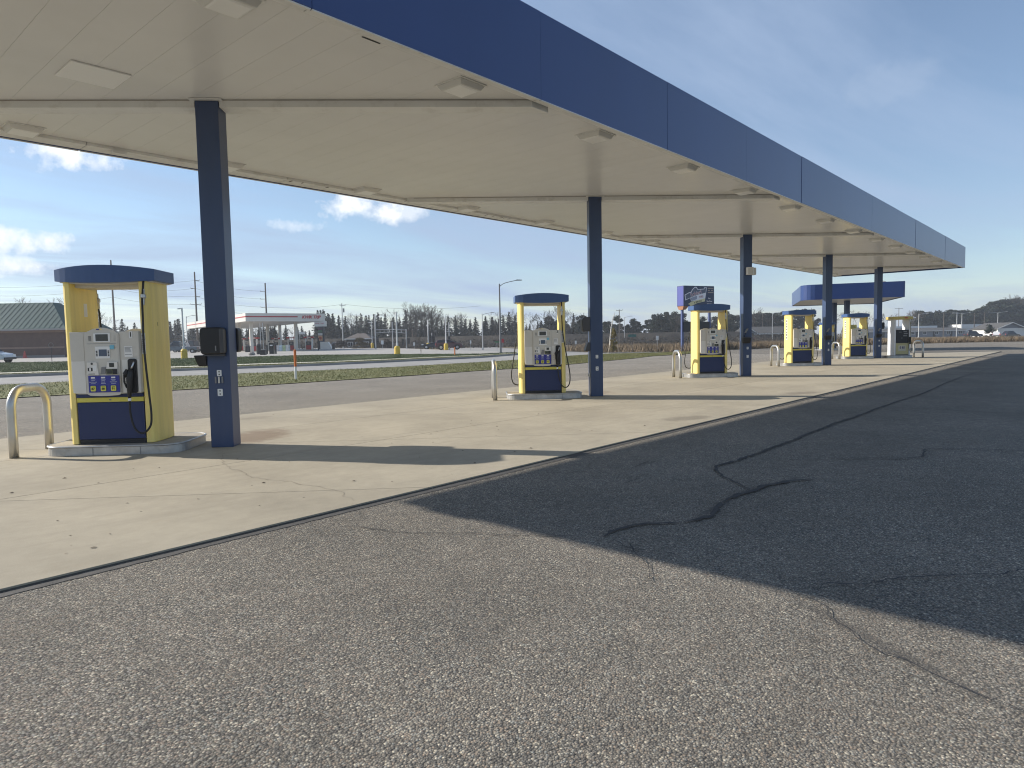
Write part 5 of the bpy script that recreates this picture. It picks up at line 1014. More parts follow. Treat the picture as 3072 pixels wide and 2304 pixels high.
ux, uy, _, uz = P['k5pole']; utility_pole(ux, uy, -.7, uz + .7, [(uz + .3, -1, 1)], 'utility pole behind the roof of the brown house')
for nm, lab in (('p1080', 'utility pole with crossarm behind the low motel'), ('p1265', 'pale utility pole standing in front of the low motel'), ('p1510', 'utility pole beside the white box building'), ('p1650', 'utility pole with crossarm left of the wooded hill'), ('p445', 'thin utility pole poking above the trees by the ethanol pump')):
    ux, uy, _, uz = P[nm]; utility_pole(ux, uy, -.72, uz + .72, [(uz + .4, -1.6, 1.6)], lab, r_=.16, m=M_GALV if nm == 'p1265' else M_POLE)
def wire(a, b_, sag, lab, r_=.022):
    pts = [Vector(a).lerp(Vector(b_), t / 14) - Vector((0, 0, sag * 4 * (t / 14) * (1 - t / 14))) for t in range(15)]
    return tag(obj('power_wire', MB().tube(pts, r_, 4), M_WIRE), lab, 'wire', 'power wires strung between the poles')
pa, pb, pcx, pd = [Vector(P[k][:2]) for k in ('utilA', 'utilB', 'utilC', 'utilD')]
za, zb2, zc, zd = [P[k][3] for k in ('utilA', 'utilB', 'utilC', 'utilD')]
pz = pa + (pa - pb) * 2.2; pe = pd + (pd - pcx) * 2.0
for k, (da, db, dc) in enumerate(((4.6, 2.1, 2.0), (6.7, 4.0, 3.9), (6.7, 6.0, 5.9), (9, 7.9, 7.8))):
    wire((pz.x, pz.y, za - da), (pa.x, pa.y, za - da), 1.6, 'thin power wires running from pole to pole above the street'); wire((pa.x, pa.y, za - da), (pb.x, pb.y, zb2 - db), .7, 'thin power wires running from pole to pole above the street')
    wire((pb.x, pb.y, zb2 - db), (pcx.x, pcx.y, zc - dc), .6, 'thin power wires running from pole to pole above the street')
wire((pcx.x, pcx.y, zc - 5.9), (pd.x, pd.y, zd - .3), .5, 'thin power wires running from pole to pole above the street'); wire((pd.x, pd.y, zd - .2), (pe.x, pe.y, zd - .8), 1.0, 'thin power wires running from pole to pole above the street')

def yard_lamp(nm, lab, head=0):
    x, y, z, h = P[nm]; o = empty('yard_lamp', (x, y, z)); bh = h * .205
    obj('base_sleeve', MB().lathe([(.32, .002), (.34, .05), (.34, bh * .3), (.325, bh * .33), (.34, bh * .36), (.34, bh * .62), (.325, bh * .66), (.34, bh * .7), (.34, bh * .82), (.26, bh * .93), (.16, bh)], 16), M_YBASE, o, smooth=False)
    obj('pole', MB().cyl(0, 0, bh + .002, h, .085, 10), M_WPOLE, o)
    obj('collar', MB().cyl(0, 0, bh + .002, bh + .3, .13, 10), M_WPOLE, o)
    s = head or .0
    if head: obj('lamp_head', MB().hexa([rt(head, h - .16), rt(head * .1, h - .12), (RT.x * head * .1 + .2, RT.y * head * .1 + .2, h - .12), (RT.x * head + .2, RT.y * head + .2, h - .16)], [rt(head, h - .06), rt(head * .1, h - .002), (RT.x * head * .1 + .2, RT.y * head * .1 + .2, h - .002), (RT.x * head + .2, RT.y * head + .2, h - .06)]), M_WPOLE, o)
    return tag(o, lab, 'lamp post', 'lamp posts with yellow sleeves')
yard_lamp('yl1', 'white lamp post on a yellow sleeve between pump 1 and the column', -.5); yard_lamp('yl2', 'white lamp post on a large yellow sleeve in the grass by a bare sapling'); yard_lamp('yl3', 'short white lamp post with L-shaped head on a yellow sleeve', -.9); yard_lamp('yl4', 'white lamp post on a yellow sleeve left of the maroon car'); yard_lamp('yl5', 'white lamp post on a yellow sleeve in front of the maroon car', -.3)

def marker(nm, lab, white=True):
    x, y, z, h = P[nm]; o = empty('marker_post', (x, y, z)); r_ = .05 if white else .07
    s = h * .45 if white else 0
    if white: obj('lower_half', MB().cyl(0, 0, .002, s, r_ * .95, 10), M_WHITE, o)
    obj('upper_half' if white else 'post', MB().lathe([(r_, s + .002), (r_, h - .06), (r_ * .75, h - .02), (r_ * .3, h)], 10), M_ORANGE, o, smooth=False)
    return tag(o, lab, 'marker post')
marker('marker', 'orange and white marker post on the verge'); marker('marker2', 'short orange marker stake in the grass near the maroon car', False)

def small_sign(nm, w, h, m, lab, z=-.5, post=M_GALV, txt=None):
    x, y, _, zt = P[nm]; o = empty('small_sign', (x, y, z), math.atan2(RT.y, RT.x)); H = zt - z
    obj('post', MB().box(-.03, .03, -.0, .05, 0, H - .03), post, o); obj('panel', MB().box(-w / 2, w / 2, -.03, -.002, H - h, H), m, o)
    return tag(o, lab, 'sign')
small_sign('redsign', .42, .62, M_RED, 'small red and white sign by the street lamp', -.45); small_sign('greensign', .75, .22, mat('sign_green', (.03, .14, .05), .5), 'green street name sign left of the red sign', -.45)
small_sign('whitesign', .30, .55, M_WHITE, 'white route sign at the field edge right of pump 3', -.5); small_sign('ws5', .34, .55, M_WHITE, 'white speed sign in the grass left of the tire shop sign', -.35)
small_sign('k3s', .3, .6, M_WHITE, 'white pointed sign beside the bare sapling', -.5); small_sign('k3s2', .25, .55, M_WHITE, 'narrow white sign right of the maroon car', -.45); small_sign('k3s3', .5, .75, M_WHITE, 'tilted white sign among the bushes by the traffic signal', -.5)
small_sign('streetsign', .9, .28, mat('sign_teal', (.05, .13, .12), .5), 'dark green street name sign near the tire shop sign', -.42, M_POLE)

# traffic signals: a truss mast arm, posts and heads
def signal_head(par, x, y, z, n_=3):
    b_ = obj('signal_head', MB().box(x - .2, x + .2, y - .17, y + .17, z - .55, z + .55), M_BLACK, par)
    for q in range(3): obj('visor', MB().tube([(x, y - .171, z - .36 + q * .36), (x, y - .33, z - .38 + q * .36)], .13, 8), M_DKGREY, b_)
rzr = math.atan2(RT.y, RT.x)
x, y, _, zt_ = P['sig']; x2, y2 = P['sig2'][:2]; d_ = (Vector((x, y)) - Vector((x2, y2))).length
o = empty('traffic_signal', (x, y, -.5), rzr); Hs = zt_ + .5
obj('pole', MB().cyl(0, 0, .002, Hs, .11, 10), M_GALV, o); obj('mast_arm', MB().tube([(-.11, 0, Hs - .15), (-d_ * .42, 0, Hs + .05)], .06, 6).tube([(-.11, 0, Hs - .75), (-d_ * .42, 0, Hs - .45)], .06, 6).tube([(-.9, 0, Hs - .1), (-.9, 0, Hs - .7)], .05, 6), M_GALV, o)
signal_head(o, -.55, -.1, 1.75); signal_head(o, .42, -.1, 1.9); tag(o, 'traffic signal post with two dark heads and a truss arm', 'traffic signal')
x, y, _, zt_ = P['sig2']; o = empty('traffic_signal', (x, y, -.5), rzr); Hs = zt_ + .5; ha = P['sig'][3] + .5
obj('pole', MB().cyl(0, 0, .002, Hs, .12, 10), M_GALV, o); obj('lamp_arm', MB().tube(spline([(.05, 0, Hs - .9), (1.0, 0, Hs - .2), (2.0, 0, Hs + .25)], 4), .05, 6), M_GALV, o)
tr_ = MB().tube([(.12, 0, ha), (d_ * .56, 0, ha)], .06, 6).tube([(.12, 0, ha - .6), (d_ * .56, 0, ha - .45)], .06, 6)
for q in range(4): tr_.tube([(.9 + q * d_ * .13, 0, ha - .01), (.9 + q * d_ * .13, 0, ha - .55)], .04, 5)
obj('mast_arm', tr_, M_GALV, o); signal_head(o, .4, -.1, 2.1); tag(o, 'tall traffic signal mast with lamp arm and long truss beam', 'traffic signal')
x, y, _, zt_ = P['p3']; o = empty('signal_post', (x, y, -.5), rzr); obj('post', MB().cyl(0, 0, .002, zt_ + .5, .09, 8), M_GALV, o); obj('camera', MB().box(.05, .35, -.1, .1, zt_ - 1.0, zt_ - .8), M_WHITE, o); tag(o, 'thin grey post with a small camera under the truss beam', 'post')
x, y, _, zt_ = P['sig4']; o = empty('traffic_signal', (x, y, -.45), rzr); obj('post', MB().cyl(0, 0, .002, 3.2, .07, 8), M_GALV, o); signal_head(o, -.25, 0, 2.2); signal_head(o, .3, 0, 2.2); obj('button_box', MB().box(-.15, .15, -.12, -.08, .95, 1.4), M_WHITE, o); tag(o, 'low traffic signal with two dark heads left of the maroon car', 'traffic signal')
x, y, _, zt_ = P['sig5']; o = empty('traffic_signal', (x, y, -.45), rzr); obj('post', MB().cyl(0, 0, .002, zt_ + .45, .08, 8), M_GALV, o); signal_head(o, .0, -.1, 2.0); obj('arm', MB().tube([(-.5, 0, 3.4), (.3, 0, 3.4)], .05, 6), M_GALV, o); tag(o, 'traffic signal post behind the maroon car', 'traffic signal')

# ------------------------------------------------------------------ vehicles
def vehicle(x, y, z, heading, kind, paint, lab, L=4.6, W=1.85, H=1.65, cat='car'):
    o = empty({'suv': 'suv', 'sedan': 'sedan_car', 'pickup': 'pickup_truck'}[kind], (x, y, z), heading); a = L / 2; w = W / 2
    M = mat('paint_' + lab, paint, .3, coat=.5)
    if kind == 'suv':
        body = [(-a, .35), (-a, .95), (-a + .05, 1.05), (a - 1.25, 1.08), (a - .35, .95), (a - .05, .80), (a, .55), (a - .05, .33)]
        cab = [(-a + .02, 1.05), (-a + .25, H - .06), (-a + .6, H), (a - 2.2, H), (a - 1.9, H - .05), (a - 1.2, 1.08)]
    elif kind == 'sedan':
        body = [(-a, .35), (-a + .03, .85), (-a + .7, .95), (a - 1.3, .93), (a - .3, .78), (a, .55), (a - .03, .32)]
        cab = [(-a + .55, .94), (-a + 1.2, H - .03), (-a + 1.7, H), (a - 2.2, H), (a - 1.25, .93)]
    else:
        body = [(-a, .5), (-a, 1.12), (-.35, 1.12), (-.3, 1.15), (a - 1.35, 1.15), (a - .15, 1.05), (a, .8), (a - .03, .45)]
        cab = [(-.3, 1.14), (-.15, H - .05), (.05, H), (a - 2.3, H), (a - 1.3, 1.15)]
    def extr(prof, w0, w1):
        zs = [q[1] for q in prof]; z0, z1 = min(zs), max(zs); mb = MB(); n = len(prof)
        wid = lambda zz_: w0 + (w1 - w0) * (zz_ - z0) / (z1 - z0)
        mb.v = [(px, -wid(pz), pz) for px, pz in prof] + [(px, wid(pz), pz) for px, pz in prof]
        mb.f = [tuple(range(n - 1, -1, -1)), tuple(range(n, 2 * n))] + [(k, (k + 1) % n, n + (k + 1) % n, n + k) for k in range(n)]
        return mb
    obj('body', extr(body, w, w * .96), M, o, bevel=.06)
    cb = obj('cabin', extr(cab, w * .95, w * .74), M, o, bevel=.05)
    ins = lambda prof, f: [((px - sum(q[0] for q in prof) / len(prof)) * f + sum(q[0] for q in prof) / len(prof), (pz - sum(q[1] for q in prof) / len(prof)) * f * .92 + sum(q[1] for q in prof) / len(prof)) for px, pz in prof]
    obj('window', extr(ins(cab, .86), w * .962, w * .80), M_GLASS, cb)
    ws = cab[-2:]; zc = [q[1] for q in cab]; wd = lambda zz_: w * .95 + (w * .74 - w * .95) * (zz_ - min(zc)) / (max(zc) - min(zc))
    (xa, za_), (xb, zb3) = ws; t0, t1 = .12, .88
    pA = (xa + (xb - xa) * t0, za_ + (zb3 - za_) * t0); pB = (xa + (xb - xa) * t1, za_ + (zb3 - za_) * t1); nx_ = .012
    obj('windscreen', MB().quad((pA[0] + nx_, -wd(pA[1]) * .9, pA[1] + nx_), (pB[0] + nx_, -wd(pB[1]) * .9, pB[1] + nx_), (pB[0] + nx_, wd(pB[1]) * .9, pB[1] + nx_), (pA[0] + nx_, wd(pA[1]) * .9, pA[1] + nx_)), M_GLASS, cb)
    rw = .36 if kind != 'sedan' else .33
    for sx_ in (-a + .85, a - .88):
        for s in (-1, 1):
            wh = obj('wheel', MB().tube([(sx_, s * (w - .20), rw), (sx_, s * (w + .015), rw)], rw, 20), M_TYRE, o); obj('rim', MB().tube([(sx_, s * (w + .0155), rw), (sx_, s * (w + .03), rw)], rw * .62, 14), M_RIM, wh)
            obj('wheel_arch', MB().tube([(sx_, s * (w - .1), rw + .04), (sx_, s * (w + .004), rw + .04)], rw + .09, 20), M_BLACK, o)
    for s in (-1, 1):
        obj('headlight', MB().box(a - .22, a - .03, s * w * .72 - .17, s * w * .72 + .17, .70, .86), M_WHITE, o); obj('tail_light', MB().box(-a - .012, -a + .05, s * w * .86 - .1, s * w * .86 + .1, .75, 1.0), M_RED, o)
    obj('bumper', MB().box(a - .08, a + .04, -w * .9, w * .9, .36, .56), M_BLACK, o); obj('bumper', MB().box(-a - .06, -a + .05, -w * .9, w * .9, .38, .6), M_BLACK, o)
    if kind == 'pickup': obj('cargo_bed', MB().box(-a + .1, -.4, -w * .82, w * .82, 1.121, 1.124), M_BLACK, o)
    return tag(o, lab, cat)
HR = math.atan2(RT.y, RT.x)
x, y = P['suv_wheel'][:2]; vehicle(x - RT.x * 2.0, y - RT.y * 2.0, -.05, HR, 'suv', (.60, .60, .60), 'white suv parked nose out before the green-roofed building', H=1.75)
x, y = P['maroon_suv'][:2]; vehicle(x, y, -.05, HR + .15, 'suv', (.075, .012, .018), 'maroon suv waiting by the yellow-sleeved lamp post', L=4.3, H=1.55)
x, y = P['dark_car'][:2]; vehicle(x, y, -.05, HR + math.pi, 'sedan', (.02, .02, .028), 'dark car half hidden behind the maroon suv', L=4.2, H=1.2)
x, y = P['dark_car2'][:2]; vehicle(x, y, -.05, HR + 1.2, 'sedan', (.03, .032, .035), 'dark car near the utility pole with the transformer', H=1.5)
x, y = P['pickup_gray'][:2]; vehicle(x, y, -.05, HR + math.pi + .25, 'pickup', (.09, .115, .135), 'slate grey pickup truck beyond the pump fronting the brick building', L=6.4, W=2.2, H=2.25, cat='truck')
x, y = P['white_pickup'][:2]; vehicle(x, y, -.05, HR + math.pi, 'pickup', (.6, .6, .6), 'white pickup truck behind the slate grey one', L=5.8, H=1.95, cat='truck')
x, y = P['pickup_maroon'][:2]; vehicle(x, y, -.05, HR + math.pi - .1, 'pickup', (.045, .022, .028), 'dark maroon pickup truck beside the white canopy', L=7.0, W=2.2, H=2.5, cat='truck')
x, y = P['blackcar'][:2]; vehicle(x, y, -.6, HR + .2, 'sedan', (.015, .016, .02), 'black car parked by the gabled white house', L=4.8, H=1.75)
x, y = P['whitecar'][:2]; vehicle(x, y, -.6, HR + .9, 'sedan', (.62, .62, .62), 'white car parked left of the gabled white house', H=1.6)
x, y = P['darkcars'][:2]; vehicle(x, y, -.6, HR, 'suv', (.02, .022, .026), 'dark suv parked by the bush and the white box building', H=1.9)
x, y = P['hc'][:2]; vehicle(x, y, -.6, HR + math.pi + .3, 'sedan', (.025, .027, .035), 'dark car in front of the brown house with white trim', H=1.6)

# ------------------------------------------------------------------ brick building with green roof
bl, br = Vector(P['bldg_l'][:2]), Vector(P['bldg_r'][:2]); u_ = (br - bl).normalized()
u_ = Vector((.659, -.752)).normalized(); bn = Vector((-u_.y, u_.x)); br2 = Vector((27.02, 105.66)) - u_ * 1.0 + bn * 1.0
o = tag(empty('brick_building', (br2.x, br2.y, -.05), math.atan2(u_.y, u_.x)), 'dark brick building with green standing-seam metal roof', 'building')
obj('wall', MB().box(-46, 0, 0, 10, .002, 4.3), M_BRICK, o)
obj('bay', MB().box(-46, -18.2, -.6, -.002, .002, 3.6), M_BRICK, o)
for z0_, z1_ in ((1.38, 1.62),): obj('brick_band', MB().box(-18.2, .015, -.03, -.002, z0_, z1_), M_BAND, o); obj('brick_band', MB().box(-46, -18.2, -.63, -.6, z0_, z1_), M_BAND, o)
obj('frieze', MB().box(-46, .01, -.04, -.001, 3.75, 4.05), M_BAND, o); obj('plinth', MB().box(-18.2, .01, -.04, -.001, .002, .35), mat('plinth', (.22, .21, .2), .8), o)
obj('gutter', MB().box(-47, 1.0, -1.05, -.9, 4.05, 4.30), M_GUTT, o); obj('soffit', MB().box(-47, 1.0, -.9, 0, 4.2, 4.3), M_GUTT, o)
hr = 4.15; rf = MB(); A_ = [(-47, -1, 4.3), (1, -1, 4.3), (1, 11, 4.3), (-47, 11, 4.3)]; rg = [(-41, 4.2, 4.3 + hr), (-4.2, 4.2, 4.3 + hr), (-4.2, 5.8, 4.3 + hr), (-41, 5.8, 4.3 + hr)]
rf.hexa(A_, rg); ro = obj('roof', rf, M_GROOF, o)
for k in range(62):
    xx = -46.4 + k * .76; t = 1.0
    if xx < -41: t = (xx + 47) / 6.0
    if xx > -4.2: t = (1 - xx) / 5.2
    t = min(1, t); dy, dz_ = 5.2 * t, hr * t
    if t < .08: continue
    obj('roof_seam', MB().hexa([(xx - .02, -1, 4.302), (xx + .02, -1, 4.302), (xx + .02, -1 + dy, 4.302 + dz_), (xx - .02, -1 + dy, 4.302 + dz_)], [(xx - .02, -1.03, 4.325), (xx + .02, -1.03, 4.325), (xx + .02, -1.03 + dy, 4.325 + dz_), (xx - .02, -1.03 + dy, 4.325 + dz_)]), M_GROOF, ro)
wl = obj('wall_light', MB().box(-17.6, -17.4, -.2, -.05, 3.68, 3.8), M_GREY, o)
for s in (-1, 1): obj('lamp_head', MB().box(-17.5 + s * .4 - .28, -17.5 + s * .4 + .28, -.45, -.12, 3.60, 3.78), M_WHITE, wl)
cx_, cy_ = br2 - u_ * 16.3 - bn * 1.9
x, y = 22.47, 108.56
o = tag(empty('traffic_cone', (x, y, -.05)), 'faded red traffic cone by the brick building wall', 'cone'); obj('base', MB().box(-.35, .35, -.35, .35, .002, .06), M_RED, o); obj('cone', MB().cyl(0, 0, .061, 1.05, .27, 14, .06), mat('cone_red', (.42, .06, .05), .6), o)
x, y = L5[4][0] + 1.0, L5[4][1] - 14
# small bare shrub stake on the bank before the suv
o = tag(empty('garden_stake', (14.2, 63.0, -.17)), 'dark thin stake in the bank grass in front of the white suv', 'stake'); obj('rod', MB().cyl(0, 0, .002, 1.6, .025, 6), M_BLACK, o); obj('finial', MB().tube([(RT.x * .22 * math.cos(t * .524), RT.y * .22 * math.cos(t * .524), 1.82 + .22 * math.sin(t * .524)) for t in range(13)], .02, 5, False), M_GREY, o)

# ------------------------------------------------------------------ the far white and red station
kc = Vector(P['kt_c'][:2]); th = R(-13.8); kr = Vector((math.cos(th), math.sin(th))); kl = Vector((-math.sin(th), math.cos(th))); LR, LL = 14.6, 60
o = tag(empty('far_canopy', (kc.x, kc.y, -.05), th), 'white station canopy with red stripe and red italic lettering', 'canopy')
zb_, zt_ = P['kt_c'][2] + .05, P['kt_c'][3] + .05
M_KW = mat('canopy_white', (.62, .60, .55), .5)
for s0, s1 in ((0, LR / 2 - .01), (LR / 2 + .01, LR)): obj('fascia_panel', MB().box(s0, s1, 0, .15, zb_, zt_), M_KW, o)
for k in range(6): obj('fascia_panel', MB().box(0, .15, .16 + k * 10 , k * 10 + 10.14 - .01, zb_, zt_), M_KW, o)
obj('fascia_panel', MB().box(LR - .15, LR, .16, LL, zb_, zt_), M_KW, o); obj('fascia_panel', MB().box(.16, LR - .16, LL, LL + .15, zb_, zt_), M_KW, o)
obj('soffit', MB().box(.16, LR - .16, .16, LL - .01, zb_ + .05, zb_ + .12), M_SOFF, o); obj('roof_deck', MB().box(.2, LR - .2, .2, LL - .1, zb_ + .13, zt_ - .1), M_ROOF, o)
hz_ = zt_ - zb_; obj('stripe', MB().box(-.03, LR * .64, -.03, -.003, zb_ + hz_ * .50, zb_ + hz_ * .64), M_RED, o); obj('stripe', MB().box(-.03, -.003, 0, LL, zb_ + hz_ * .50, zb_ + hz_ * .64), M_RED, o)
text('lettering', 'KWIK TRIP', .80, mat('sign_red', (.42, .02, .035), .45), o, (LR * .815, -.02, zb_ + hz_ * .52), shear=.28, bold=.022, depth=.02, spacing=.9)
for nm in ('kt_colA', 'kt_colB', 'kt_colE', 'kt_colC', 'kt_colD', 'kt_colF'):
    v = Vector(P[nm][:2]) - kc; lx, ly = v.dot(kr), v.dot(kl); lx = min(max(lx, .6), LR - .8); ly = max(ly, .8)
    obj('column', MB().box(lx - .28, lx + .28, ly - .28, ly + .28, .002, zb_ + .045), M_KW, o, bevel=.02)
def far_pump(nm, lab):
    x, y, z = P[nm]; o = empty('far_fuel_pump', (x, y, z), HR)
    obj('island', MB().box(-1.3, 1.3, -.6, .6, .002, .14), M_ISL, o); obj('lower_cabinet', MB().box(-.5, .5, -.35, .35, .142, 1.0), M_RED, o); obj('face', MB().box(-.48, .48, -.33, .33, 1.002, 1.75), M_DKGREY, o)
    obj('screen', MB().box(-.2, .2, -.345, -.331, 1.3, 1.6), M_GREY, o)
    for s in (-1, 1): obj('side_column', MB().box(s * .6 - .1, s * .6 + .1, -.3, .3, .142, 2.4), M_WHT, o)
    obj('hood', MB().box(-.95, .95, -.45, .45, 2.402, 2.72), M_RED, o); obj('label', MB().box(-.3, .5, -.462, -.451, 2.48, 2.64), M_WHT, o)
    return tag(o, lab, 'fuel pump', 'pumps of the far station')
for nm, lab in (('kt_pump1', 'red far station pump partly behind the blue column'), ('kt_pump2', 'red far station pump with white side columns beside dark bins'), ('kt_pump3', 'red far station pump left of the right canopy column'), ('kt_pump4', 'red far station pump under the lettered end of the canopy'), ('kt_pump5', 'red far station pump at the back of the far canopy')): far_pump(nm, lab)
def bin_(nm, lab, h=1.2, r_=.32, m=M_BLACK):
    x, y, z = P[nm]; o = empty('trash_bin', (x, y, z)); obj('barrel', MB().lathe([(r_ * .9, .002), (r_, .1), (r_, h * .8), (r_ * .95, h * .82)], 14), m, o); obj('lid', MB().lathe([(r_ * 1.05, h * .822), (r_ * 1.05, h * .9), (r_ * .6, h)], 14), M_DKGREY, o)
    return tag(o, lab, 'bin')
bin_('kt_bin3', 'dark bin by two thin poles at the far lot edge', 1.5, .3); bin_('kt_bin4', 'dark bin left of the white-columned red pump', 1.2, .5); bin_('kt_bin5', 'dark bin near the price sign', 1.3, .3)
x, y, z = P['kt_bin']; o = tag(empty('planter_box', (x, y, z), HR), 'low black box on the far lot edge between thin poles', 'box'); obj('tub', MB().box(-.33, .33, -.3, .3, .002, .62), M_BLACK, o); obj('rim', MB().box(-.36, .36, -.33, .33, .622, .68), M_DKGREY, o)
for nm, lab in (('kt_pole1', 'first of two thin grey posts at the far lot edge'), ('kt_pole2', 'second thin grey post at the far lot edge beside the black box')):
    x, y, z = P[nm]; o = tag(empty('thin_post', (x, y, z)), lab, 'post'); obj('shaft', MB().cyl(0, 0, .002, 4.4, .05, 8), M_GALV, o); obj('foot', MB().cyl(0, 0, .001, .5, .12, 8), M_BLACK, o)
x, y, z = P['kt_bin2']; o = tag(empty('air_station', (x, y, z), HR), 'dark tyre air machine with coiled hoses and guard posts', 'air machine'); obj('cabinet', MB().box(-.3, .3, -.25, .25, .002, 1.55), M_BLACK, o); obj('label', MB().box(-.2, .2, -.262, -.251, 1.15, 1.3), M_WHITE, o)
for s in (-1, 1): obj('guard_post', MB().cyl(s * .62, -.2, .002, 1.3, .11, 10), M_BLACK, o); obj('hose_reel', MB().tube([(s * .35, -.1, 1.7 + .02 * t) for t in range(9)], .12, 8), M_DKGREY, o)
x, y, z = P['kt_display']; o = tag(empty('merchandise_display', (x, y, z), HR), 'low wrapped stack of goods in pale plastic before the pumps', 'display')
for k, c_ in enumerate(((.5, .5, .52), (.45, .55, .62), (.42, .5, .28), (.6, .6, .58))): obj('bundle', MB().box(-1.2 + k * .6, -1.2 + k * .6 + .57, -.4, .4, .002, 1.1 + .06 * (k % 2)), mat('bundle%d' % k, c_, .4, var=.3, vscale=2), o)
x, y, z = P['kt_hose']; o = tag(empty('vacuum_post', (x, y, z), HR), 'black vacuum post with an arched hose near the price sign', 'vacuum'); obj('post', MB().cyl(.3, 0, .002, 2.4, .14, 10), M_BLACK, o); obj('hose', MB().tube(spline([(.3, 0, 2.4), (.0, 0, 2.75), (-.3, 0, 2.3), (-.35, 0, 1.2), (-.3, 0, .25)], 5), .05, 6), M_BLACK, o)
x, y, z = P['kt_stone']; o = tag(empty('boulder', (x, y, -.06)), 'small grey boulder at the top of the grass bank', 'rock')
bmr = MB(); 
for i_ in range(6):
    for j_ in range(10):
        ph = math.pi * i_ / 5; tt = 2 * math.pi * j_ / 10; rj = .38 * (1 + .25 * math.sin(3 * tt + i_) * math.sin(ph)); bmr.v.append((rj * math.sin(ph) * math.cos(tt) * 1.2, rj * math.sin(ph) * math.sin(tt), .2 + .26 * math.cos(ph)))
for i_ in range(5):
    for j_ in range(10): bmr.f.append((i_ * 10 + j_, (i_ + 1) * 10 + j_, (i_ + 1) * 10 + (j_ + 1) % 10, i_ * 10 + (j_ + 1) % 10))
obj('stone', bmr, mat('stone', (.28, .26, .24), .9, var=.3, vscale=4), o)
x, y, z = P['kt_board']; o = tag(empty('hanging_sign', (x, y, z), HR), 'small white panel sign on a post by the right canopy column', 'sign'); obj('post', MB().cyl(0, .3, .002, 3.6, .05, 8), M_GALV, o); obj('panel', MB().box(-.1, 1.1, .2, .28, 3.15, 3.6), M_WHITE, o); obj('panel', MB().box(-.1, 1.1, .2, .28, 2.95, 3.10), M_GREY, o)
x, y, _, zt_ = P['kt_pylon']; o = tag(empty('price_pylon', (x, y, -.05), HR), 'tall price sign with white header and food picture panel', 'sign'); zt_ += .05
obj('post', MB().box(-.2, 1.1, 0, .35, .002, zt_ - 1.2), M_DKGREY, o); hd_ = obj('header', MB().box(-1.0, 1.6, -.1, .5, zt_ - 1.2, zt_), M_WHT, o); text('lettering', 'KWIK TRIP', .42, M_TXTR, hd_, (.1, -.115, zt_ - .55), shear=.2, depth=.01)
for k, (z0_, z1_, c_) in enumerate(((zt_ - 2.0, zt_ - 1.5, (.10, .06, .08)), (zt_ - 2.55, zt_ - 2.05, (.08, .16, .10)), (zt_ - 3.2, zt_ - 2.7, (.6, .58, .54)), (zt_ - 4.4, zt_ - 3.25, (.55, .30, .16)))): obj('price_panel', MB().box(-.3, .7, -.06, -.003, z0_, z1_), mat('price_panel%d' % k, c_, .5), o)
obj('menu_picture', MB().tube([(.2, -.061, zt_ - 3.82), (.2, -.075, zt_ - 3.82)], .34, 14), mat('food_red', (.42, .10, .05), .6), o)
x, y, _, zt_ = P['kt_wedge']; o = tag(empty('white_ramp', (x, y, -.05), HR), 'white sloped concrete block right of the price sign', 'block'); obj('block', MB().prism_y([(-1.3, .002), (1.3, .002), (.5, 1.5), (-1.3, 1.6)], -.6, .6), M_WHT, o, bevel=.04); obj('cap', MB().prism_y([(-1.34, 1.602), (.5, 1.502), (.5, 1.56), (-1.34, 1.66)], -.64, .64), M_WHITE, o)

# ------------------------------------------------------------------ houses and the motel
def house(name, x, y, z, rz, w, d, hw, hr_, mw, mr, lab, hip=0.0, nwin=3, over=.5, trim=M_SIDING, gable_front=False, wz=.9):
    o = tag(empty(name, (x, y, z), rz), lab, 'house' if 'house' in name else 'building')
    obj('wall', MB().box(-w / 2, w / 2, 0, d, .002, hw), mw, o)
    a, b_ = w / 2 + over, d + over
    if gable_front:
        obj('gable', MB().prism_y([(-w / 2, hw + .001), (w / 2, hw + .001), (0, hw + hr_)], .01, d - .01), M_SIDG, o)
        for s in (-1, 1):
            obj('roof', MB().hexa([(0, -over, hw + hr_ + .02), (s * a, -over, hw - .25), (s * a, b_, hw - .25), (0, b_, hw + hr_ + .02)][::s], [(0, -over, hw + hr_ + .16), (s * a, -over, hw - .11), (s * a, b_, hw - .11), (0, b_, hw + hr_ + .16)][::s]), mr, o)
            obj('barge_board', MB().hexa([(0, -over - .06, hw + hr_ - .06), (s * a, -over - .06, hw - .36), (s * a, -over - .003, hw - .36), (0, -over - .003, hw + hr_ - .06)][::s], [(0, -over - .06, hw + hr_ + .2), (s * a, -over - .06, hw - .08), (s * a, -over - .003, hw - .08), (0, -over - .003, hw + hr_ + .2)][::s]), trim, o)
    else:
        rg = w / 2 * (1 - hip) + over * (1 - hip)
        obj('roof', MB().hexa([(-a, -over, hw + .002), (a, -over, hw + .002), (a, b_, hw + .002), (-a, b_, hw + .002)], [(-rg, d / 2 - .05, hw + hr_), (rg, d / 2 - .05, hw + hr_), (rg, d / 2 + .05, hw + hr_), (-rg, d / 2 + .05, hw + hr_)]), mr, o)
        obj('eave_board', MB().box(-a, a, -over - .05, -over - .003, hw - .18, hw + .05), trim, o)
    for k in range(nwin):
        xx = -w / 2 + w * (k + .5) / nwin
        f = obj('window', MB().box(xx - .75, xx + .75, -.06, -.002, wz, wz + 1.25), M_SIDING, o); obj('pane', MB().box(xx - .62, xx - .04, -.075, -.061, wz + .12, wz + 1.13), M_GLASS, f); obj('pane', MB().box(xx + .04, xx + .62, -.075, -.061, wz + .12, wz + 1.13), M_GLASS, f)
    return o
x, y = P['houseM'][:2]; xr, yr = P['houseR'][:2]; mx_, my_ = (x + xr) / 2, (y + yr) / 2
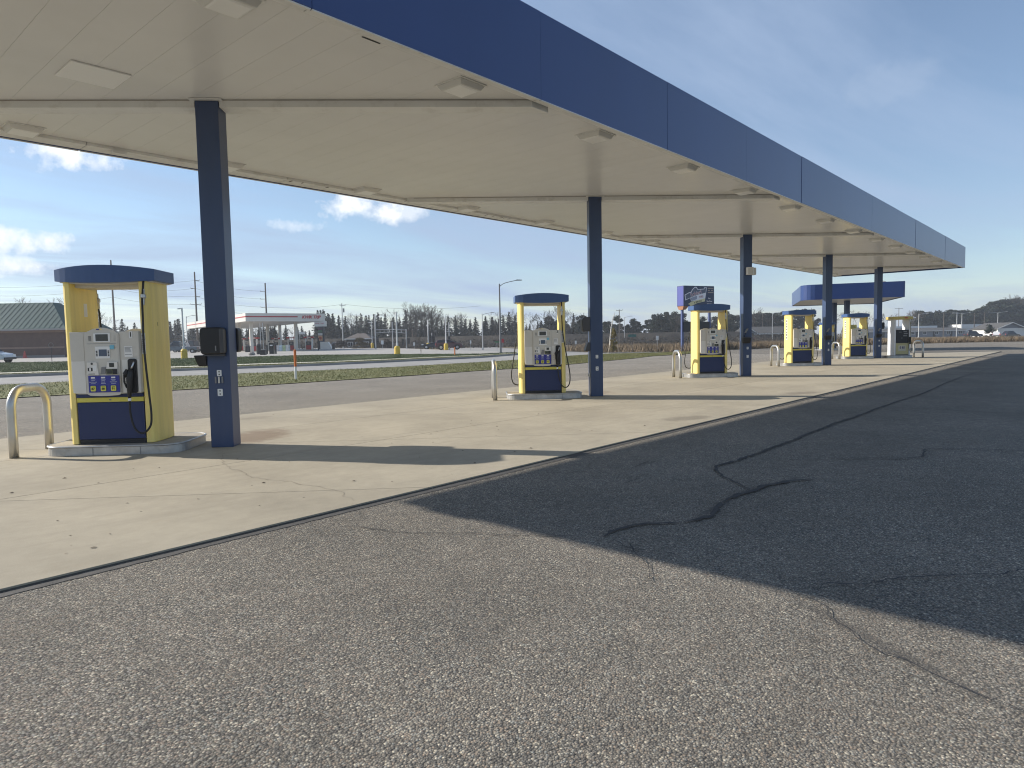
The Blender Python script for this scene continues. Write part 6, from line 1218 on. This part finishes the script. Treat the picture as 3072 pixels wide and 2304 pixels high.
ho_ = house('brown_house', mx_, my_, -.7, HR, 12.5, 9, 2.35, 2.2, mat('brown_siding', (.12, .085, .065), .8), M_SHINGG, 'low brown house with grey roof behind the tall dry grass', .15, 4)
x, y = P['houseL'][:2]
house('gabled_house', x, y, -.7, HR, 6.0, 8, 2.1, 1.9, mat('brown_siding', (.12, .085, .065), .8), M_SHINGG, 'small dark house with white gable boards behind column of pump 5', 0, 2, gable_front=True)
a_, b2 = Vector(P['motelL'][:2]), Vector(P['motelR'][:2]); mid = (a_ + b2) / 2; wm = (b2 - a_).length; rzm = math.atan2((b2 - a_).y, (b2 - a_).x)
mo = house('motel_building', mid.x, mid.y, -.72, rzm, wm, 10, 2.35, 1.2, M_SIDG, M_SHINGG, 'long low grey motel with a white roof band', .05, 9)
m2 = Vector(P['motelM'][:2]); obj('roof_band', MB().box(-wm / 2 + .5, wm / 2 - 8, 5.2, 5.8, 3.35, 4.35), M_SIDING, mo)
for k in range(6): obj('door', MB().box(-wm / 2 + 2.2 + k * wm / 6.3, -wm / 2 + 3.2 + k * wm / 6.3, -.05, -.002, .05, 2.1), M_BLACK, mo)
a_, b2 = Vector(P['whL'][:2]), Vector(P['whR'][:2]); mid = (a_ + b2) / 2; wm = (b2 - a_).length
wb = tag(empty('white_building', (mid.x, mid.y, -.74), HR), 'white box-shaped building between the motel and the bush', 'building'); obj('wall', MB().box(-wm / 2 + .6, wm / 2 + .8, .3, 9, .002, 3.2), M_SIDING, wb); obj('parapet', MB().box(-wm / 2, wm / 2, 0, 9, 3.202, 5.0), M_SIDING, wb); obj('door', MB().box(wm / 2 - 2.4, wm / 2 - .4, .27, .298, .05, 2.6), M_WHT, wb); obj('window', MB().box(-1.5, .8, .27, .298, 1.0, 2.4), M_GLASS, wb)
x, y = P['gabA'][:2]; zap = P['gabA'][3]
house('white_house', x, y, -.62, HR, 8.2, 11, 2.55, zap + .62 - 2.55, M_SIDING, M_SHINGG, 'white house with a broad front gable at the foot of the hill', 0, 0, over=.5, gable_front=True)
a_, b2 = Vector(P['house_brown_l'][:2]), Vector(P['house_brown_r'][:2]); wm = (b2 - a_).length; x, y = P['house_brown'][:2]
house('hip_roof_house', x, y, -.7, HR, wm, 8, 3.0, 1.5, mat('dark_wall', (.05, .045, .04), .85), M_SHING, 'low brown hip-roofed house in front of the spruces', .7, 3)

# ------------------------------------------------------------------ trees
def spruce_mesh(seed):
    g = np.random.default_rng(seed); C_, A_, B_ = [], [], []
    nl = 30
    for k in range(nl):
        t = k / (nl - 1); z = .07 + .92 * t; rad = .185 * (1 - t) ** .8 * g.uniform(.75, 1.15) + .008; nb = int(13 * (1 - t) + 4)
        for j in range(nb):
            a = g.uniform(0, 2 * np.pi); rj = rad * g.uniform(.55, 1.18)
            m_ = 5
            for q in range(m_):
                f = (q + g.uniform(.2, 1)) / m_; rr = rj * f
                c = np.array([math.cos(a) * rr, math.sin(a) * rr, z - .18 * rr - .25 * rr * f + g.normal() * .006]); C_.append(c)
                s = .030 * (1.15 - .5 * t) * g.uniform(.7, 1.3)
                d = np.array([math.cos(a + g.normal() * .5), math.sin(a + g.normal() * .5), -.35 + g.normal() * .2]); d /= np.linalg.norm(d); e_ = np.cross(d, np.array([g.normal() * .6, g.normal() * .6, 1.0])); e_ /= np.linalg.norm(e_)
                A_.append(d * s); B_.append(e_ * s * .6)
    C_, A_, B_ = map(np.array, (C_, A_, B_)); V = np.stack([C_ - A_, C_ + B_, C_ + A_, C_ - B_], 1).reshape(-1, 3)
    return mesh_np('crown', V, np.arange(len(V)).reshape(-1, 4))
def pine_mesh(seed):
    g = np.random.default_rng(seed); cl = []
    for k in range(38):
        t = g.uniform(0, 1); z = .10 + .88 * t; rad = .26 * math.sin(math.pi * min(1, (t * .8 + .2))) ** .7 * g.uniform(.2, 1); a = g.uniform(0, 6.28); cl.append((math.cos(a) * rad, math.sin(a) * rad, z, g.uniform(.05, .10)))
    cl = np.array(cl); n = 3600; i = g.integers(0, len(cl), n); d = g.normal(size=(n, 3)); d /= np.linalg.norm(d, axis=1, keepdims=True)
    C_ = cl[i, :3] + d * cl[i, 3:4] * (g.random((n, 1)) ** .4) * np.array([1.2, 1.2, .75]); s = .016 + .016 * g.random((n, 1))
    A_ = g.normal(size=(n, 3)); A_ /= np.linalg.norm(A_, axis=1, keepdims=True); B_ = np.cross(A_, g.normal(size=(n, 3))); B_ /= np.linalg.norm(B_, axis=1, keepdims=True)
    V = np.stack([C_ - A_ * s, C_ + B_ * s * .55, C_ + A_ * s, C_ - B_ * s * .55], 1).reshape(-1, 3)
    return mesh_np('crown', V, np.arange(len(V)).reshape(-1, 4))
def bare_mesh(seed, spread=.42, stems=1, depth=6, r0=.016):
    g = random.Random(seed); mb = MB(); trunk = MB()
    def grow(p, d, L_, r_, lev, tgt):
        n = 3; pts = [p]; rs = [r_]
        for k in range(n):
            d = (d + Vector((g.gauss(0, .10), g.gauss(0, .10), g.gauss(.03, .06)))).normalized(); p = p + d * L_ / n; pts.append(p); rs.append(r_ * (1 - .35 * (k + 1) / n))
        tgt.tube(pts, rs, 4 if lev < 3 else 3, False)
        if lev >= depth: return
        for q in range(2 if g.random() < .45 else 3):
            ax_ = Vector((g.gauss(0, 1), g.gauss(0, 1), g.gauss(0, .4))).normalized(); nd_ = (d + ax_ * spread * g.uniform(.7, 1.4)).normalized()
            grow(pts[-1] if g.random() < .65 else pts[2], nd_, L_ * g.uniform(.62, .86), max(rs[-1] * .66, .0016), lev + 1, mb)
    for s in range(stems):
        d0 = Vector((g.gauss(0, .25), g.gauss(0, .25), 1)).normalized() if stems > 1 else Vector((g.gauss(0, .05), g.gauss(0, .05), 1)).normalized()
        grow(Vector((g.gauss(0, .015) * (stems > 1), g.gauss(0, .015) * (stems > 1), 0)), d0, .27, r0, 0, trunk)
    zm = max(v[2] for v in mb.v)
    for M__ in (mb, trunk): M__.v = [(x / zm, y / zm, z / zm) for x, y, z in M__.v]
    return mb.mesh('crown'), trunk.mesh('trunk')
SPR = [spruce_mesh(k) for k in range(5)]; PIN = [pine_mesh(10 + k) for k in range(4)]; BAR = [bare_mesh(30 + k, .42, 1) for k in range(4)]; BIG = [bare_mesh(40 + k, .5, 3, 6, .013) for k in range(3)]
for m_ in SPR: m_.materials.append(M_SPRUCE)
for m_ in PIN: m_.materials.append(M_PINE)
for a_, b2 in BAR + BIG: a_.materials.append(M_TWIG); b2.materials.append(M_BARK)
TR1 = MB().tube([(0, 0, 0), (0, 0, .5), (0, 0, .93)], [.016, .011, .003], 7).mesh('trunk'); TR1.materials.append(M_BARK)
LAB = {'s': ('spruce_tree', 'dark green spruce in the tree line behind the street', 'spruces of the tree line'), 'p': ('pine_tree', 'dark bushy pine in the far tree belt on the right', 'pines of the far belt and hill'),
       'b': ('bare_tree', 'slender leafless tree among the evergreens', 'leafless trees of the tree line'), 'B': ('broad_bare_tree', 'broad leafless tree rising above the evergreens', 'broad leafless trees')}
EMB = [Vector(q) for q in epts]; CD = Vector((.752, .659)); rt_ = random.Random(5)
for k in range(125):
    t = .15 + 4.5 * k / 125 + rt_.uniform(-.03, .03); i_ = min(int(t), 4); q = EMB[i_].lerp(EMB[i_ + 1], t - i_) + CD * rt_.uniform(10, 34)
    TREES.append(('s' if t < 3.3 else 'p', q.x, q.y, rt_.uniform(5.5, 8.8), 1))
for k in range(12):
    t = .2 + 4.6 * k / 12 + rt_.uniform(-.06, .06); i_ = min(int(t), 4); q = EMB[i_].lerp(EMB[i_ + 1], t - i_) + CD * rt_.uniform(6, 12)
    TREES.append(('b', q.x, q.y, rt_.uniform(5.5, 8.5), 1))
for k, (kind, x, y, zt, w) in enumerate(TREES):
    zb = -.74
    hx_, hy_ = (x - HILLC.x) / 1.1, (y - HILLC.y + 22) / .75; hr2 = math.hypot(hx_, hy_) / 75
    if hr2 < 1: zb = -.8 + 9.0 * math.cos(hr2 * math.pi / 2) ** 2 - .3
    h = max(zt - zb, 3.0)
    nm, lab, grp = LAB[kind]; lab = ('tall ' if h > 11.5 else 'short ' if h < 8 else 'middling ') + lab; grp = lab.split()[0] + ' ' + grp; o = tag(empty(nm, (x, y, zb), random.uniform(0, 6.28)), lab, 'tree', grp)
    wid = h * random.uniform(1.2, 1.75)
    if kind == 's': cm, tm = random.choice(SPR), TR1
    elif kind == 'p': cm, tm = random.choice(PIN), TR1; wid = h * random.uniform(1.0, 1.5)
    else: cm, tm = random.choice(BAR if kind == 'b' else BIG); wid = h * random.uniform(.85, 1.15)
    if kind == 'B': wid = h * 1.15
    obj('crown', cm, None, o, scale=(wid, wid, h)); obj('trunk', tm, None, o, scale=(h, h, h))
# saplings, birch, staked tree, bushes
x, y, z, h = P['sapling']; cm, tm = BAR[1]; o = tag(empty('sapling', (x, y, z)), 'thin bare sapling in the grass bank near the yellow-sleeved lamp post', 'tree'); obj('crown', cm, None, o, scale=(h * 1.5, h * 1.5, h * 1.25)); obj('trunk', tm, None, o, scale=h * 1.25)
x, y, _, zt_ = P['birch']; o = tag(empty('birch_snag', (x, y, -.6)), 'white birch trunk with a few broken limbs', 'tree')
H_ = zt_ + .6; obj('trunk', MB().tube(spline([(0, 0, 0), rt(.15, H_ * .3), rt(.3, H_ * .55), rt(.65, H_ * .8), rt(.95, H_)], 4), [.13] * 5 + [.11] * 5 + [.08] * 5 + [.04, .03], 8), M_BIRCH, o); obj('limb', MB().tube([rt(.3, H_ * .55), rt(.0, H_ * .66)], [.05, .02], 6), M_BIRCH, o); obj('limb', MB().tube([rt(.6, H_ * .77), rt(.45, H_ * .9)], [.04, .015], 6), M_BIRCH, o)
x, y, zb_, zt_ = P['staked']; o = tag(empty('staked_tree', (x, y, -.34)), 'young tree with yellow-brown leaves tied to two wooden stakes', 'tree'); H_ = zt_ + .34
obj('trunk', MB().tube([(0, 0, .0), (0, 0, H_ * .95)], [.04, .012], 7), M_BARK, o)
lm = pine_mesh(77); lm.materials.append(mat('autumn_leaves', (.19, .15, .045), .8, var=.4, vscale=1)); obj('crown', lm, None, o, scale=(H_ * .62, H_ * .62, H_))
for s in (-1, 1): obj('stake', MB().tube([rt(s * .62, .002), rt(s * .30, 1.45)], .035, 6), mat('stake_wood', (.50, .42, .30), .8), o)
for nm, lab, c_, w_, h_ in (('bush', 'dark round bush by the parked cars and white house', M_PINE, 4.2, 3.7), ('bush1', 'yellow-brown bush below the hip roof', mat('tan_leaves', (.16, .125, .06), .85, var=.4, vscale=.5), 4.5, 3.0), ('bush2', 'grey-brown bush left of the yellow-brown one', M_TWIG, 4.5, 2.6), ('bush3', 'brown bush behind the truss signal', M_TWIG, 4.0, 2.6)):
    x, y = P[nm][:2]; o = tag(empty('bush', (x, y, -.68)), lab, 'bush'); bm_ = pine_mesh(hash(nm) % 97 + 100).copy(); bm_.materials.append(c_); obj('crown', bm_, None, o, loc=(0, 0, -h_ * .35), scale=(w_ * 1.6, w_ * 1.6, h_ * 1.35)); obj('stems', BAR[2][1], None, o, scale=(h_, h_, h_ * .8))

# ------------------------------------------------------------------ the air
def build_haze():
    m = bpy.data.materials.new('thin_haze'); m.use_nodes = True; nt = m.node_tree; nt.nodes.clear()
    out = nt.nodes.new('ShaderNodeOutputMaterial'); v = nt.nodes.new('ShaderNodeVolumePrincipled')
    v.inputs['Color'].default_value = (.86, .92, 1.0, 1); v.inputs['Density'].default_value = HAZE; v.inputs['Anisotropy'].default_value = .2
    nt.links.new(v.outputs[0], out.inputs['Volume'])
    o = obj('haze', MB().box(-4000, 4200, -4000, 4200, -2.0, 34), m); stuff(o); o['label'] = 'thin pale haze in the air over the whole place'; o['category'] = 'haze'
HAZE = .00048
build_haze()
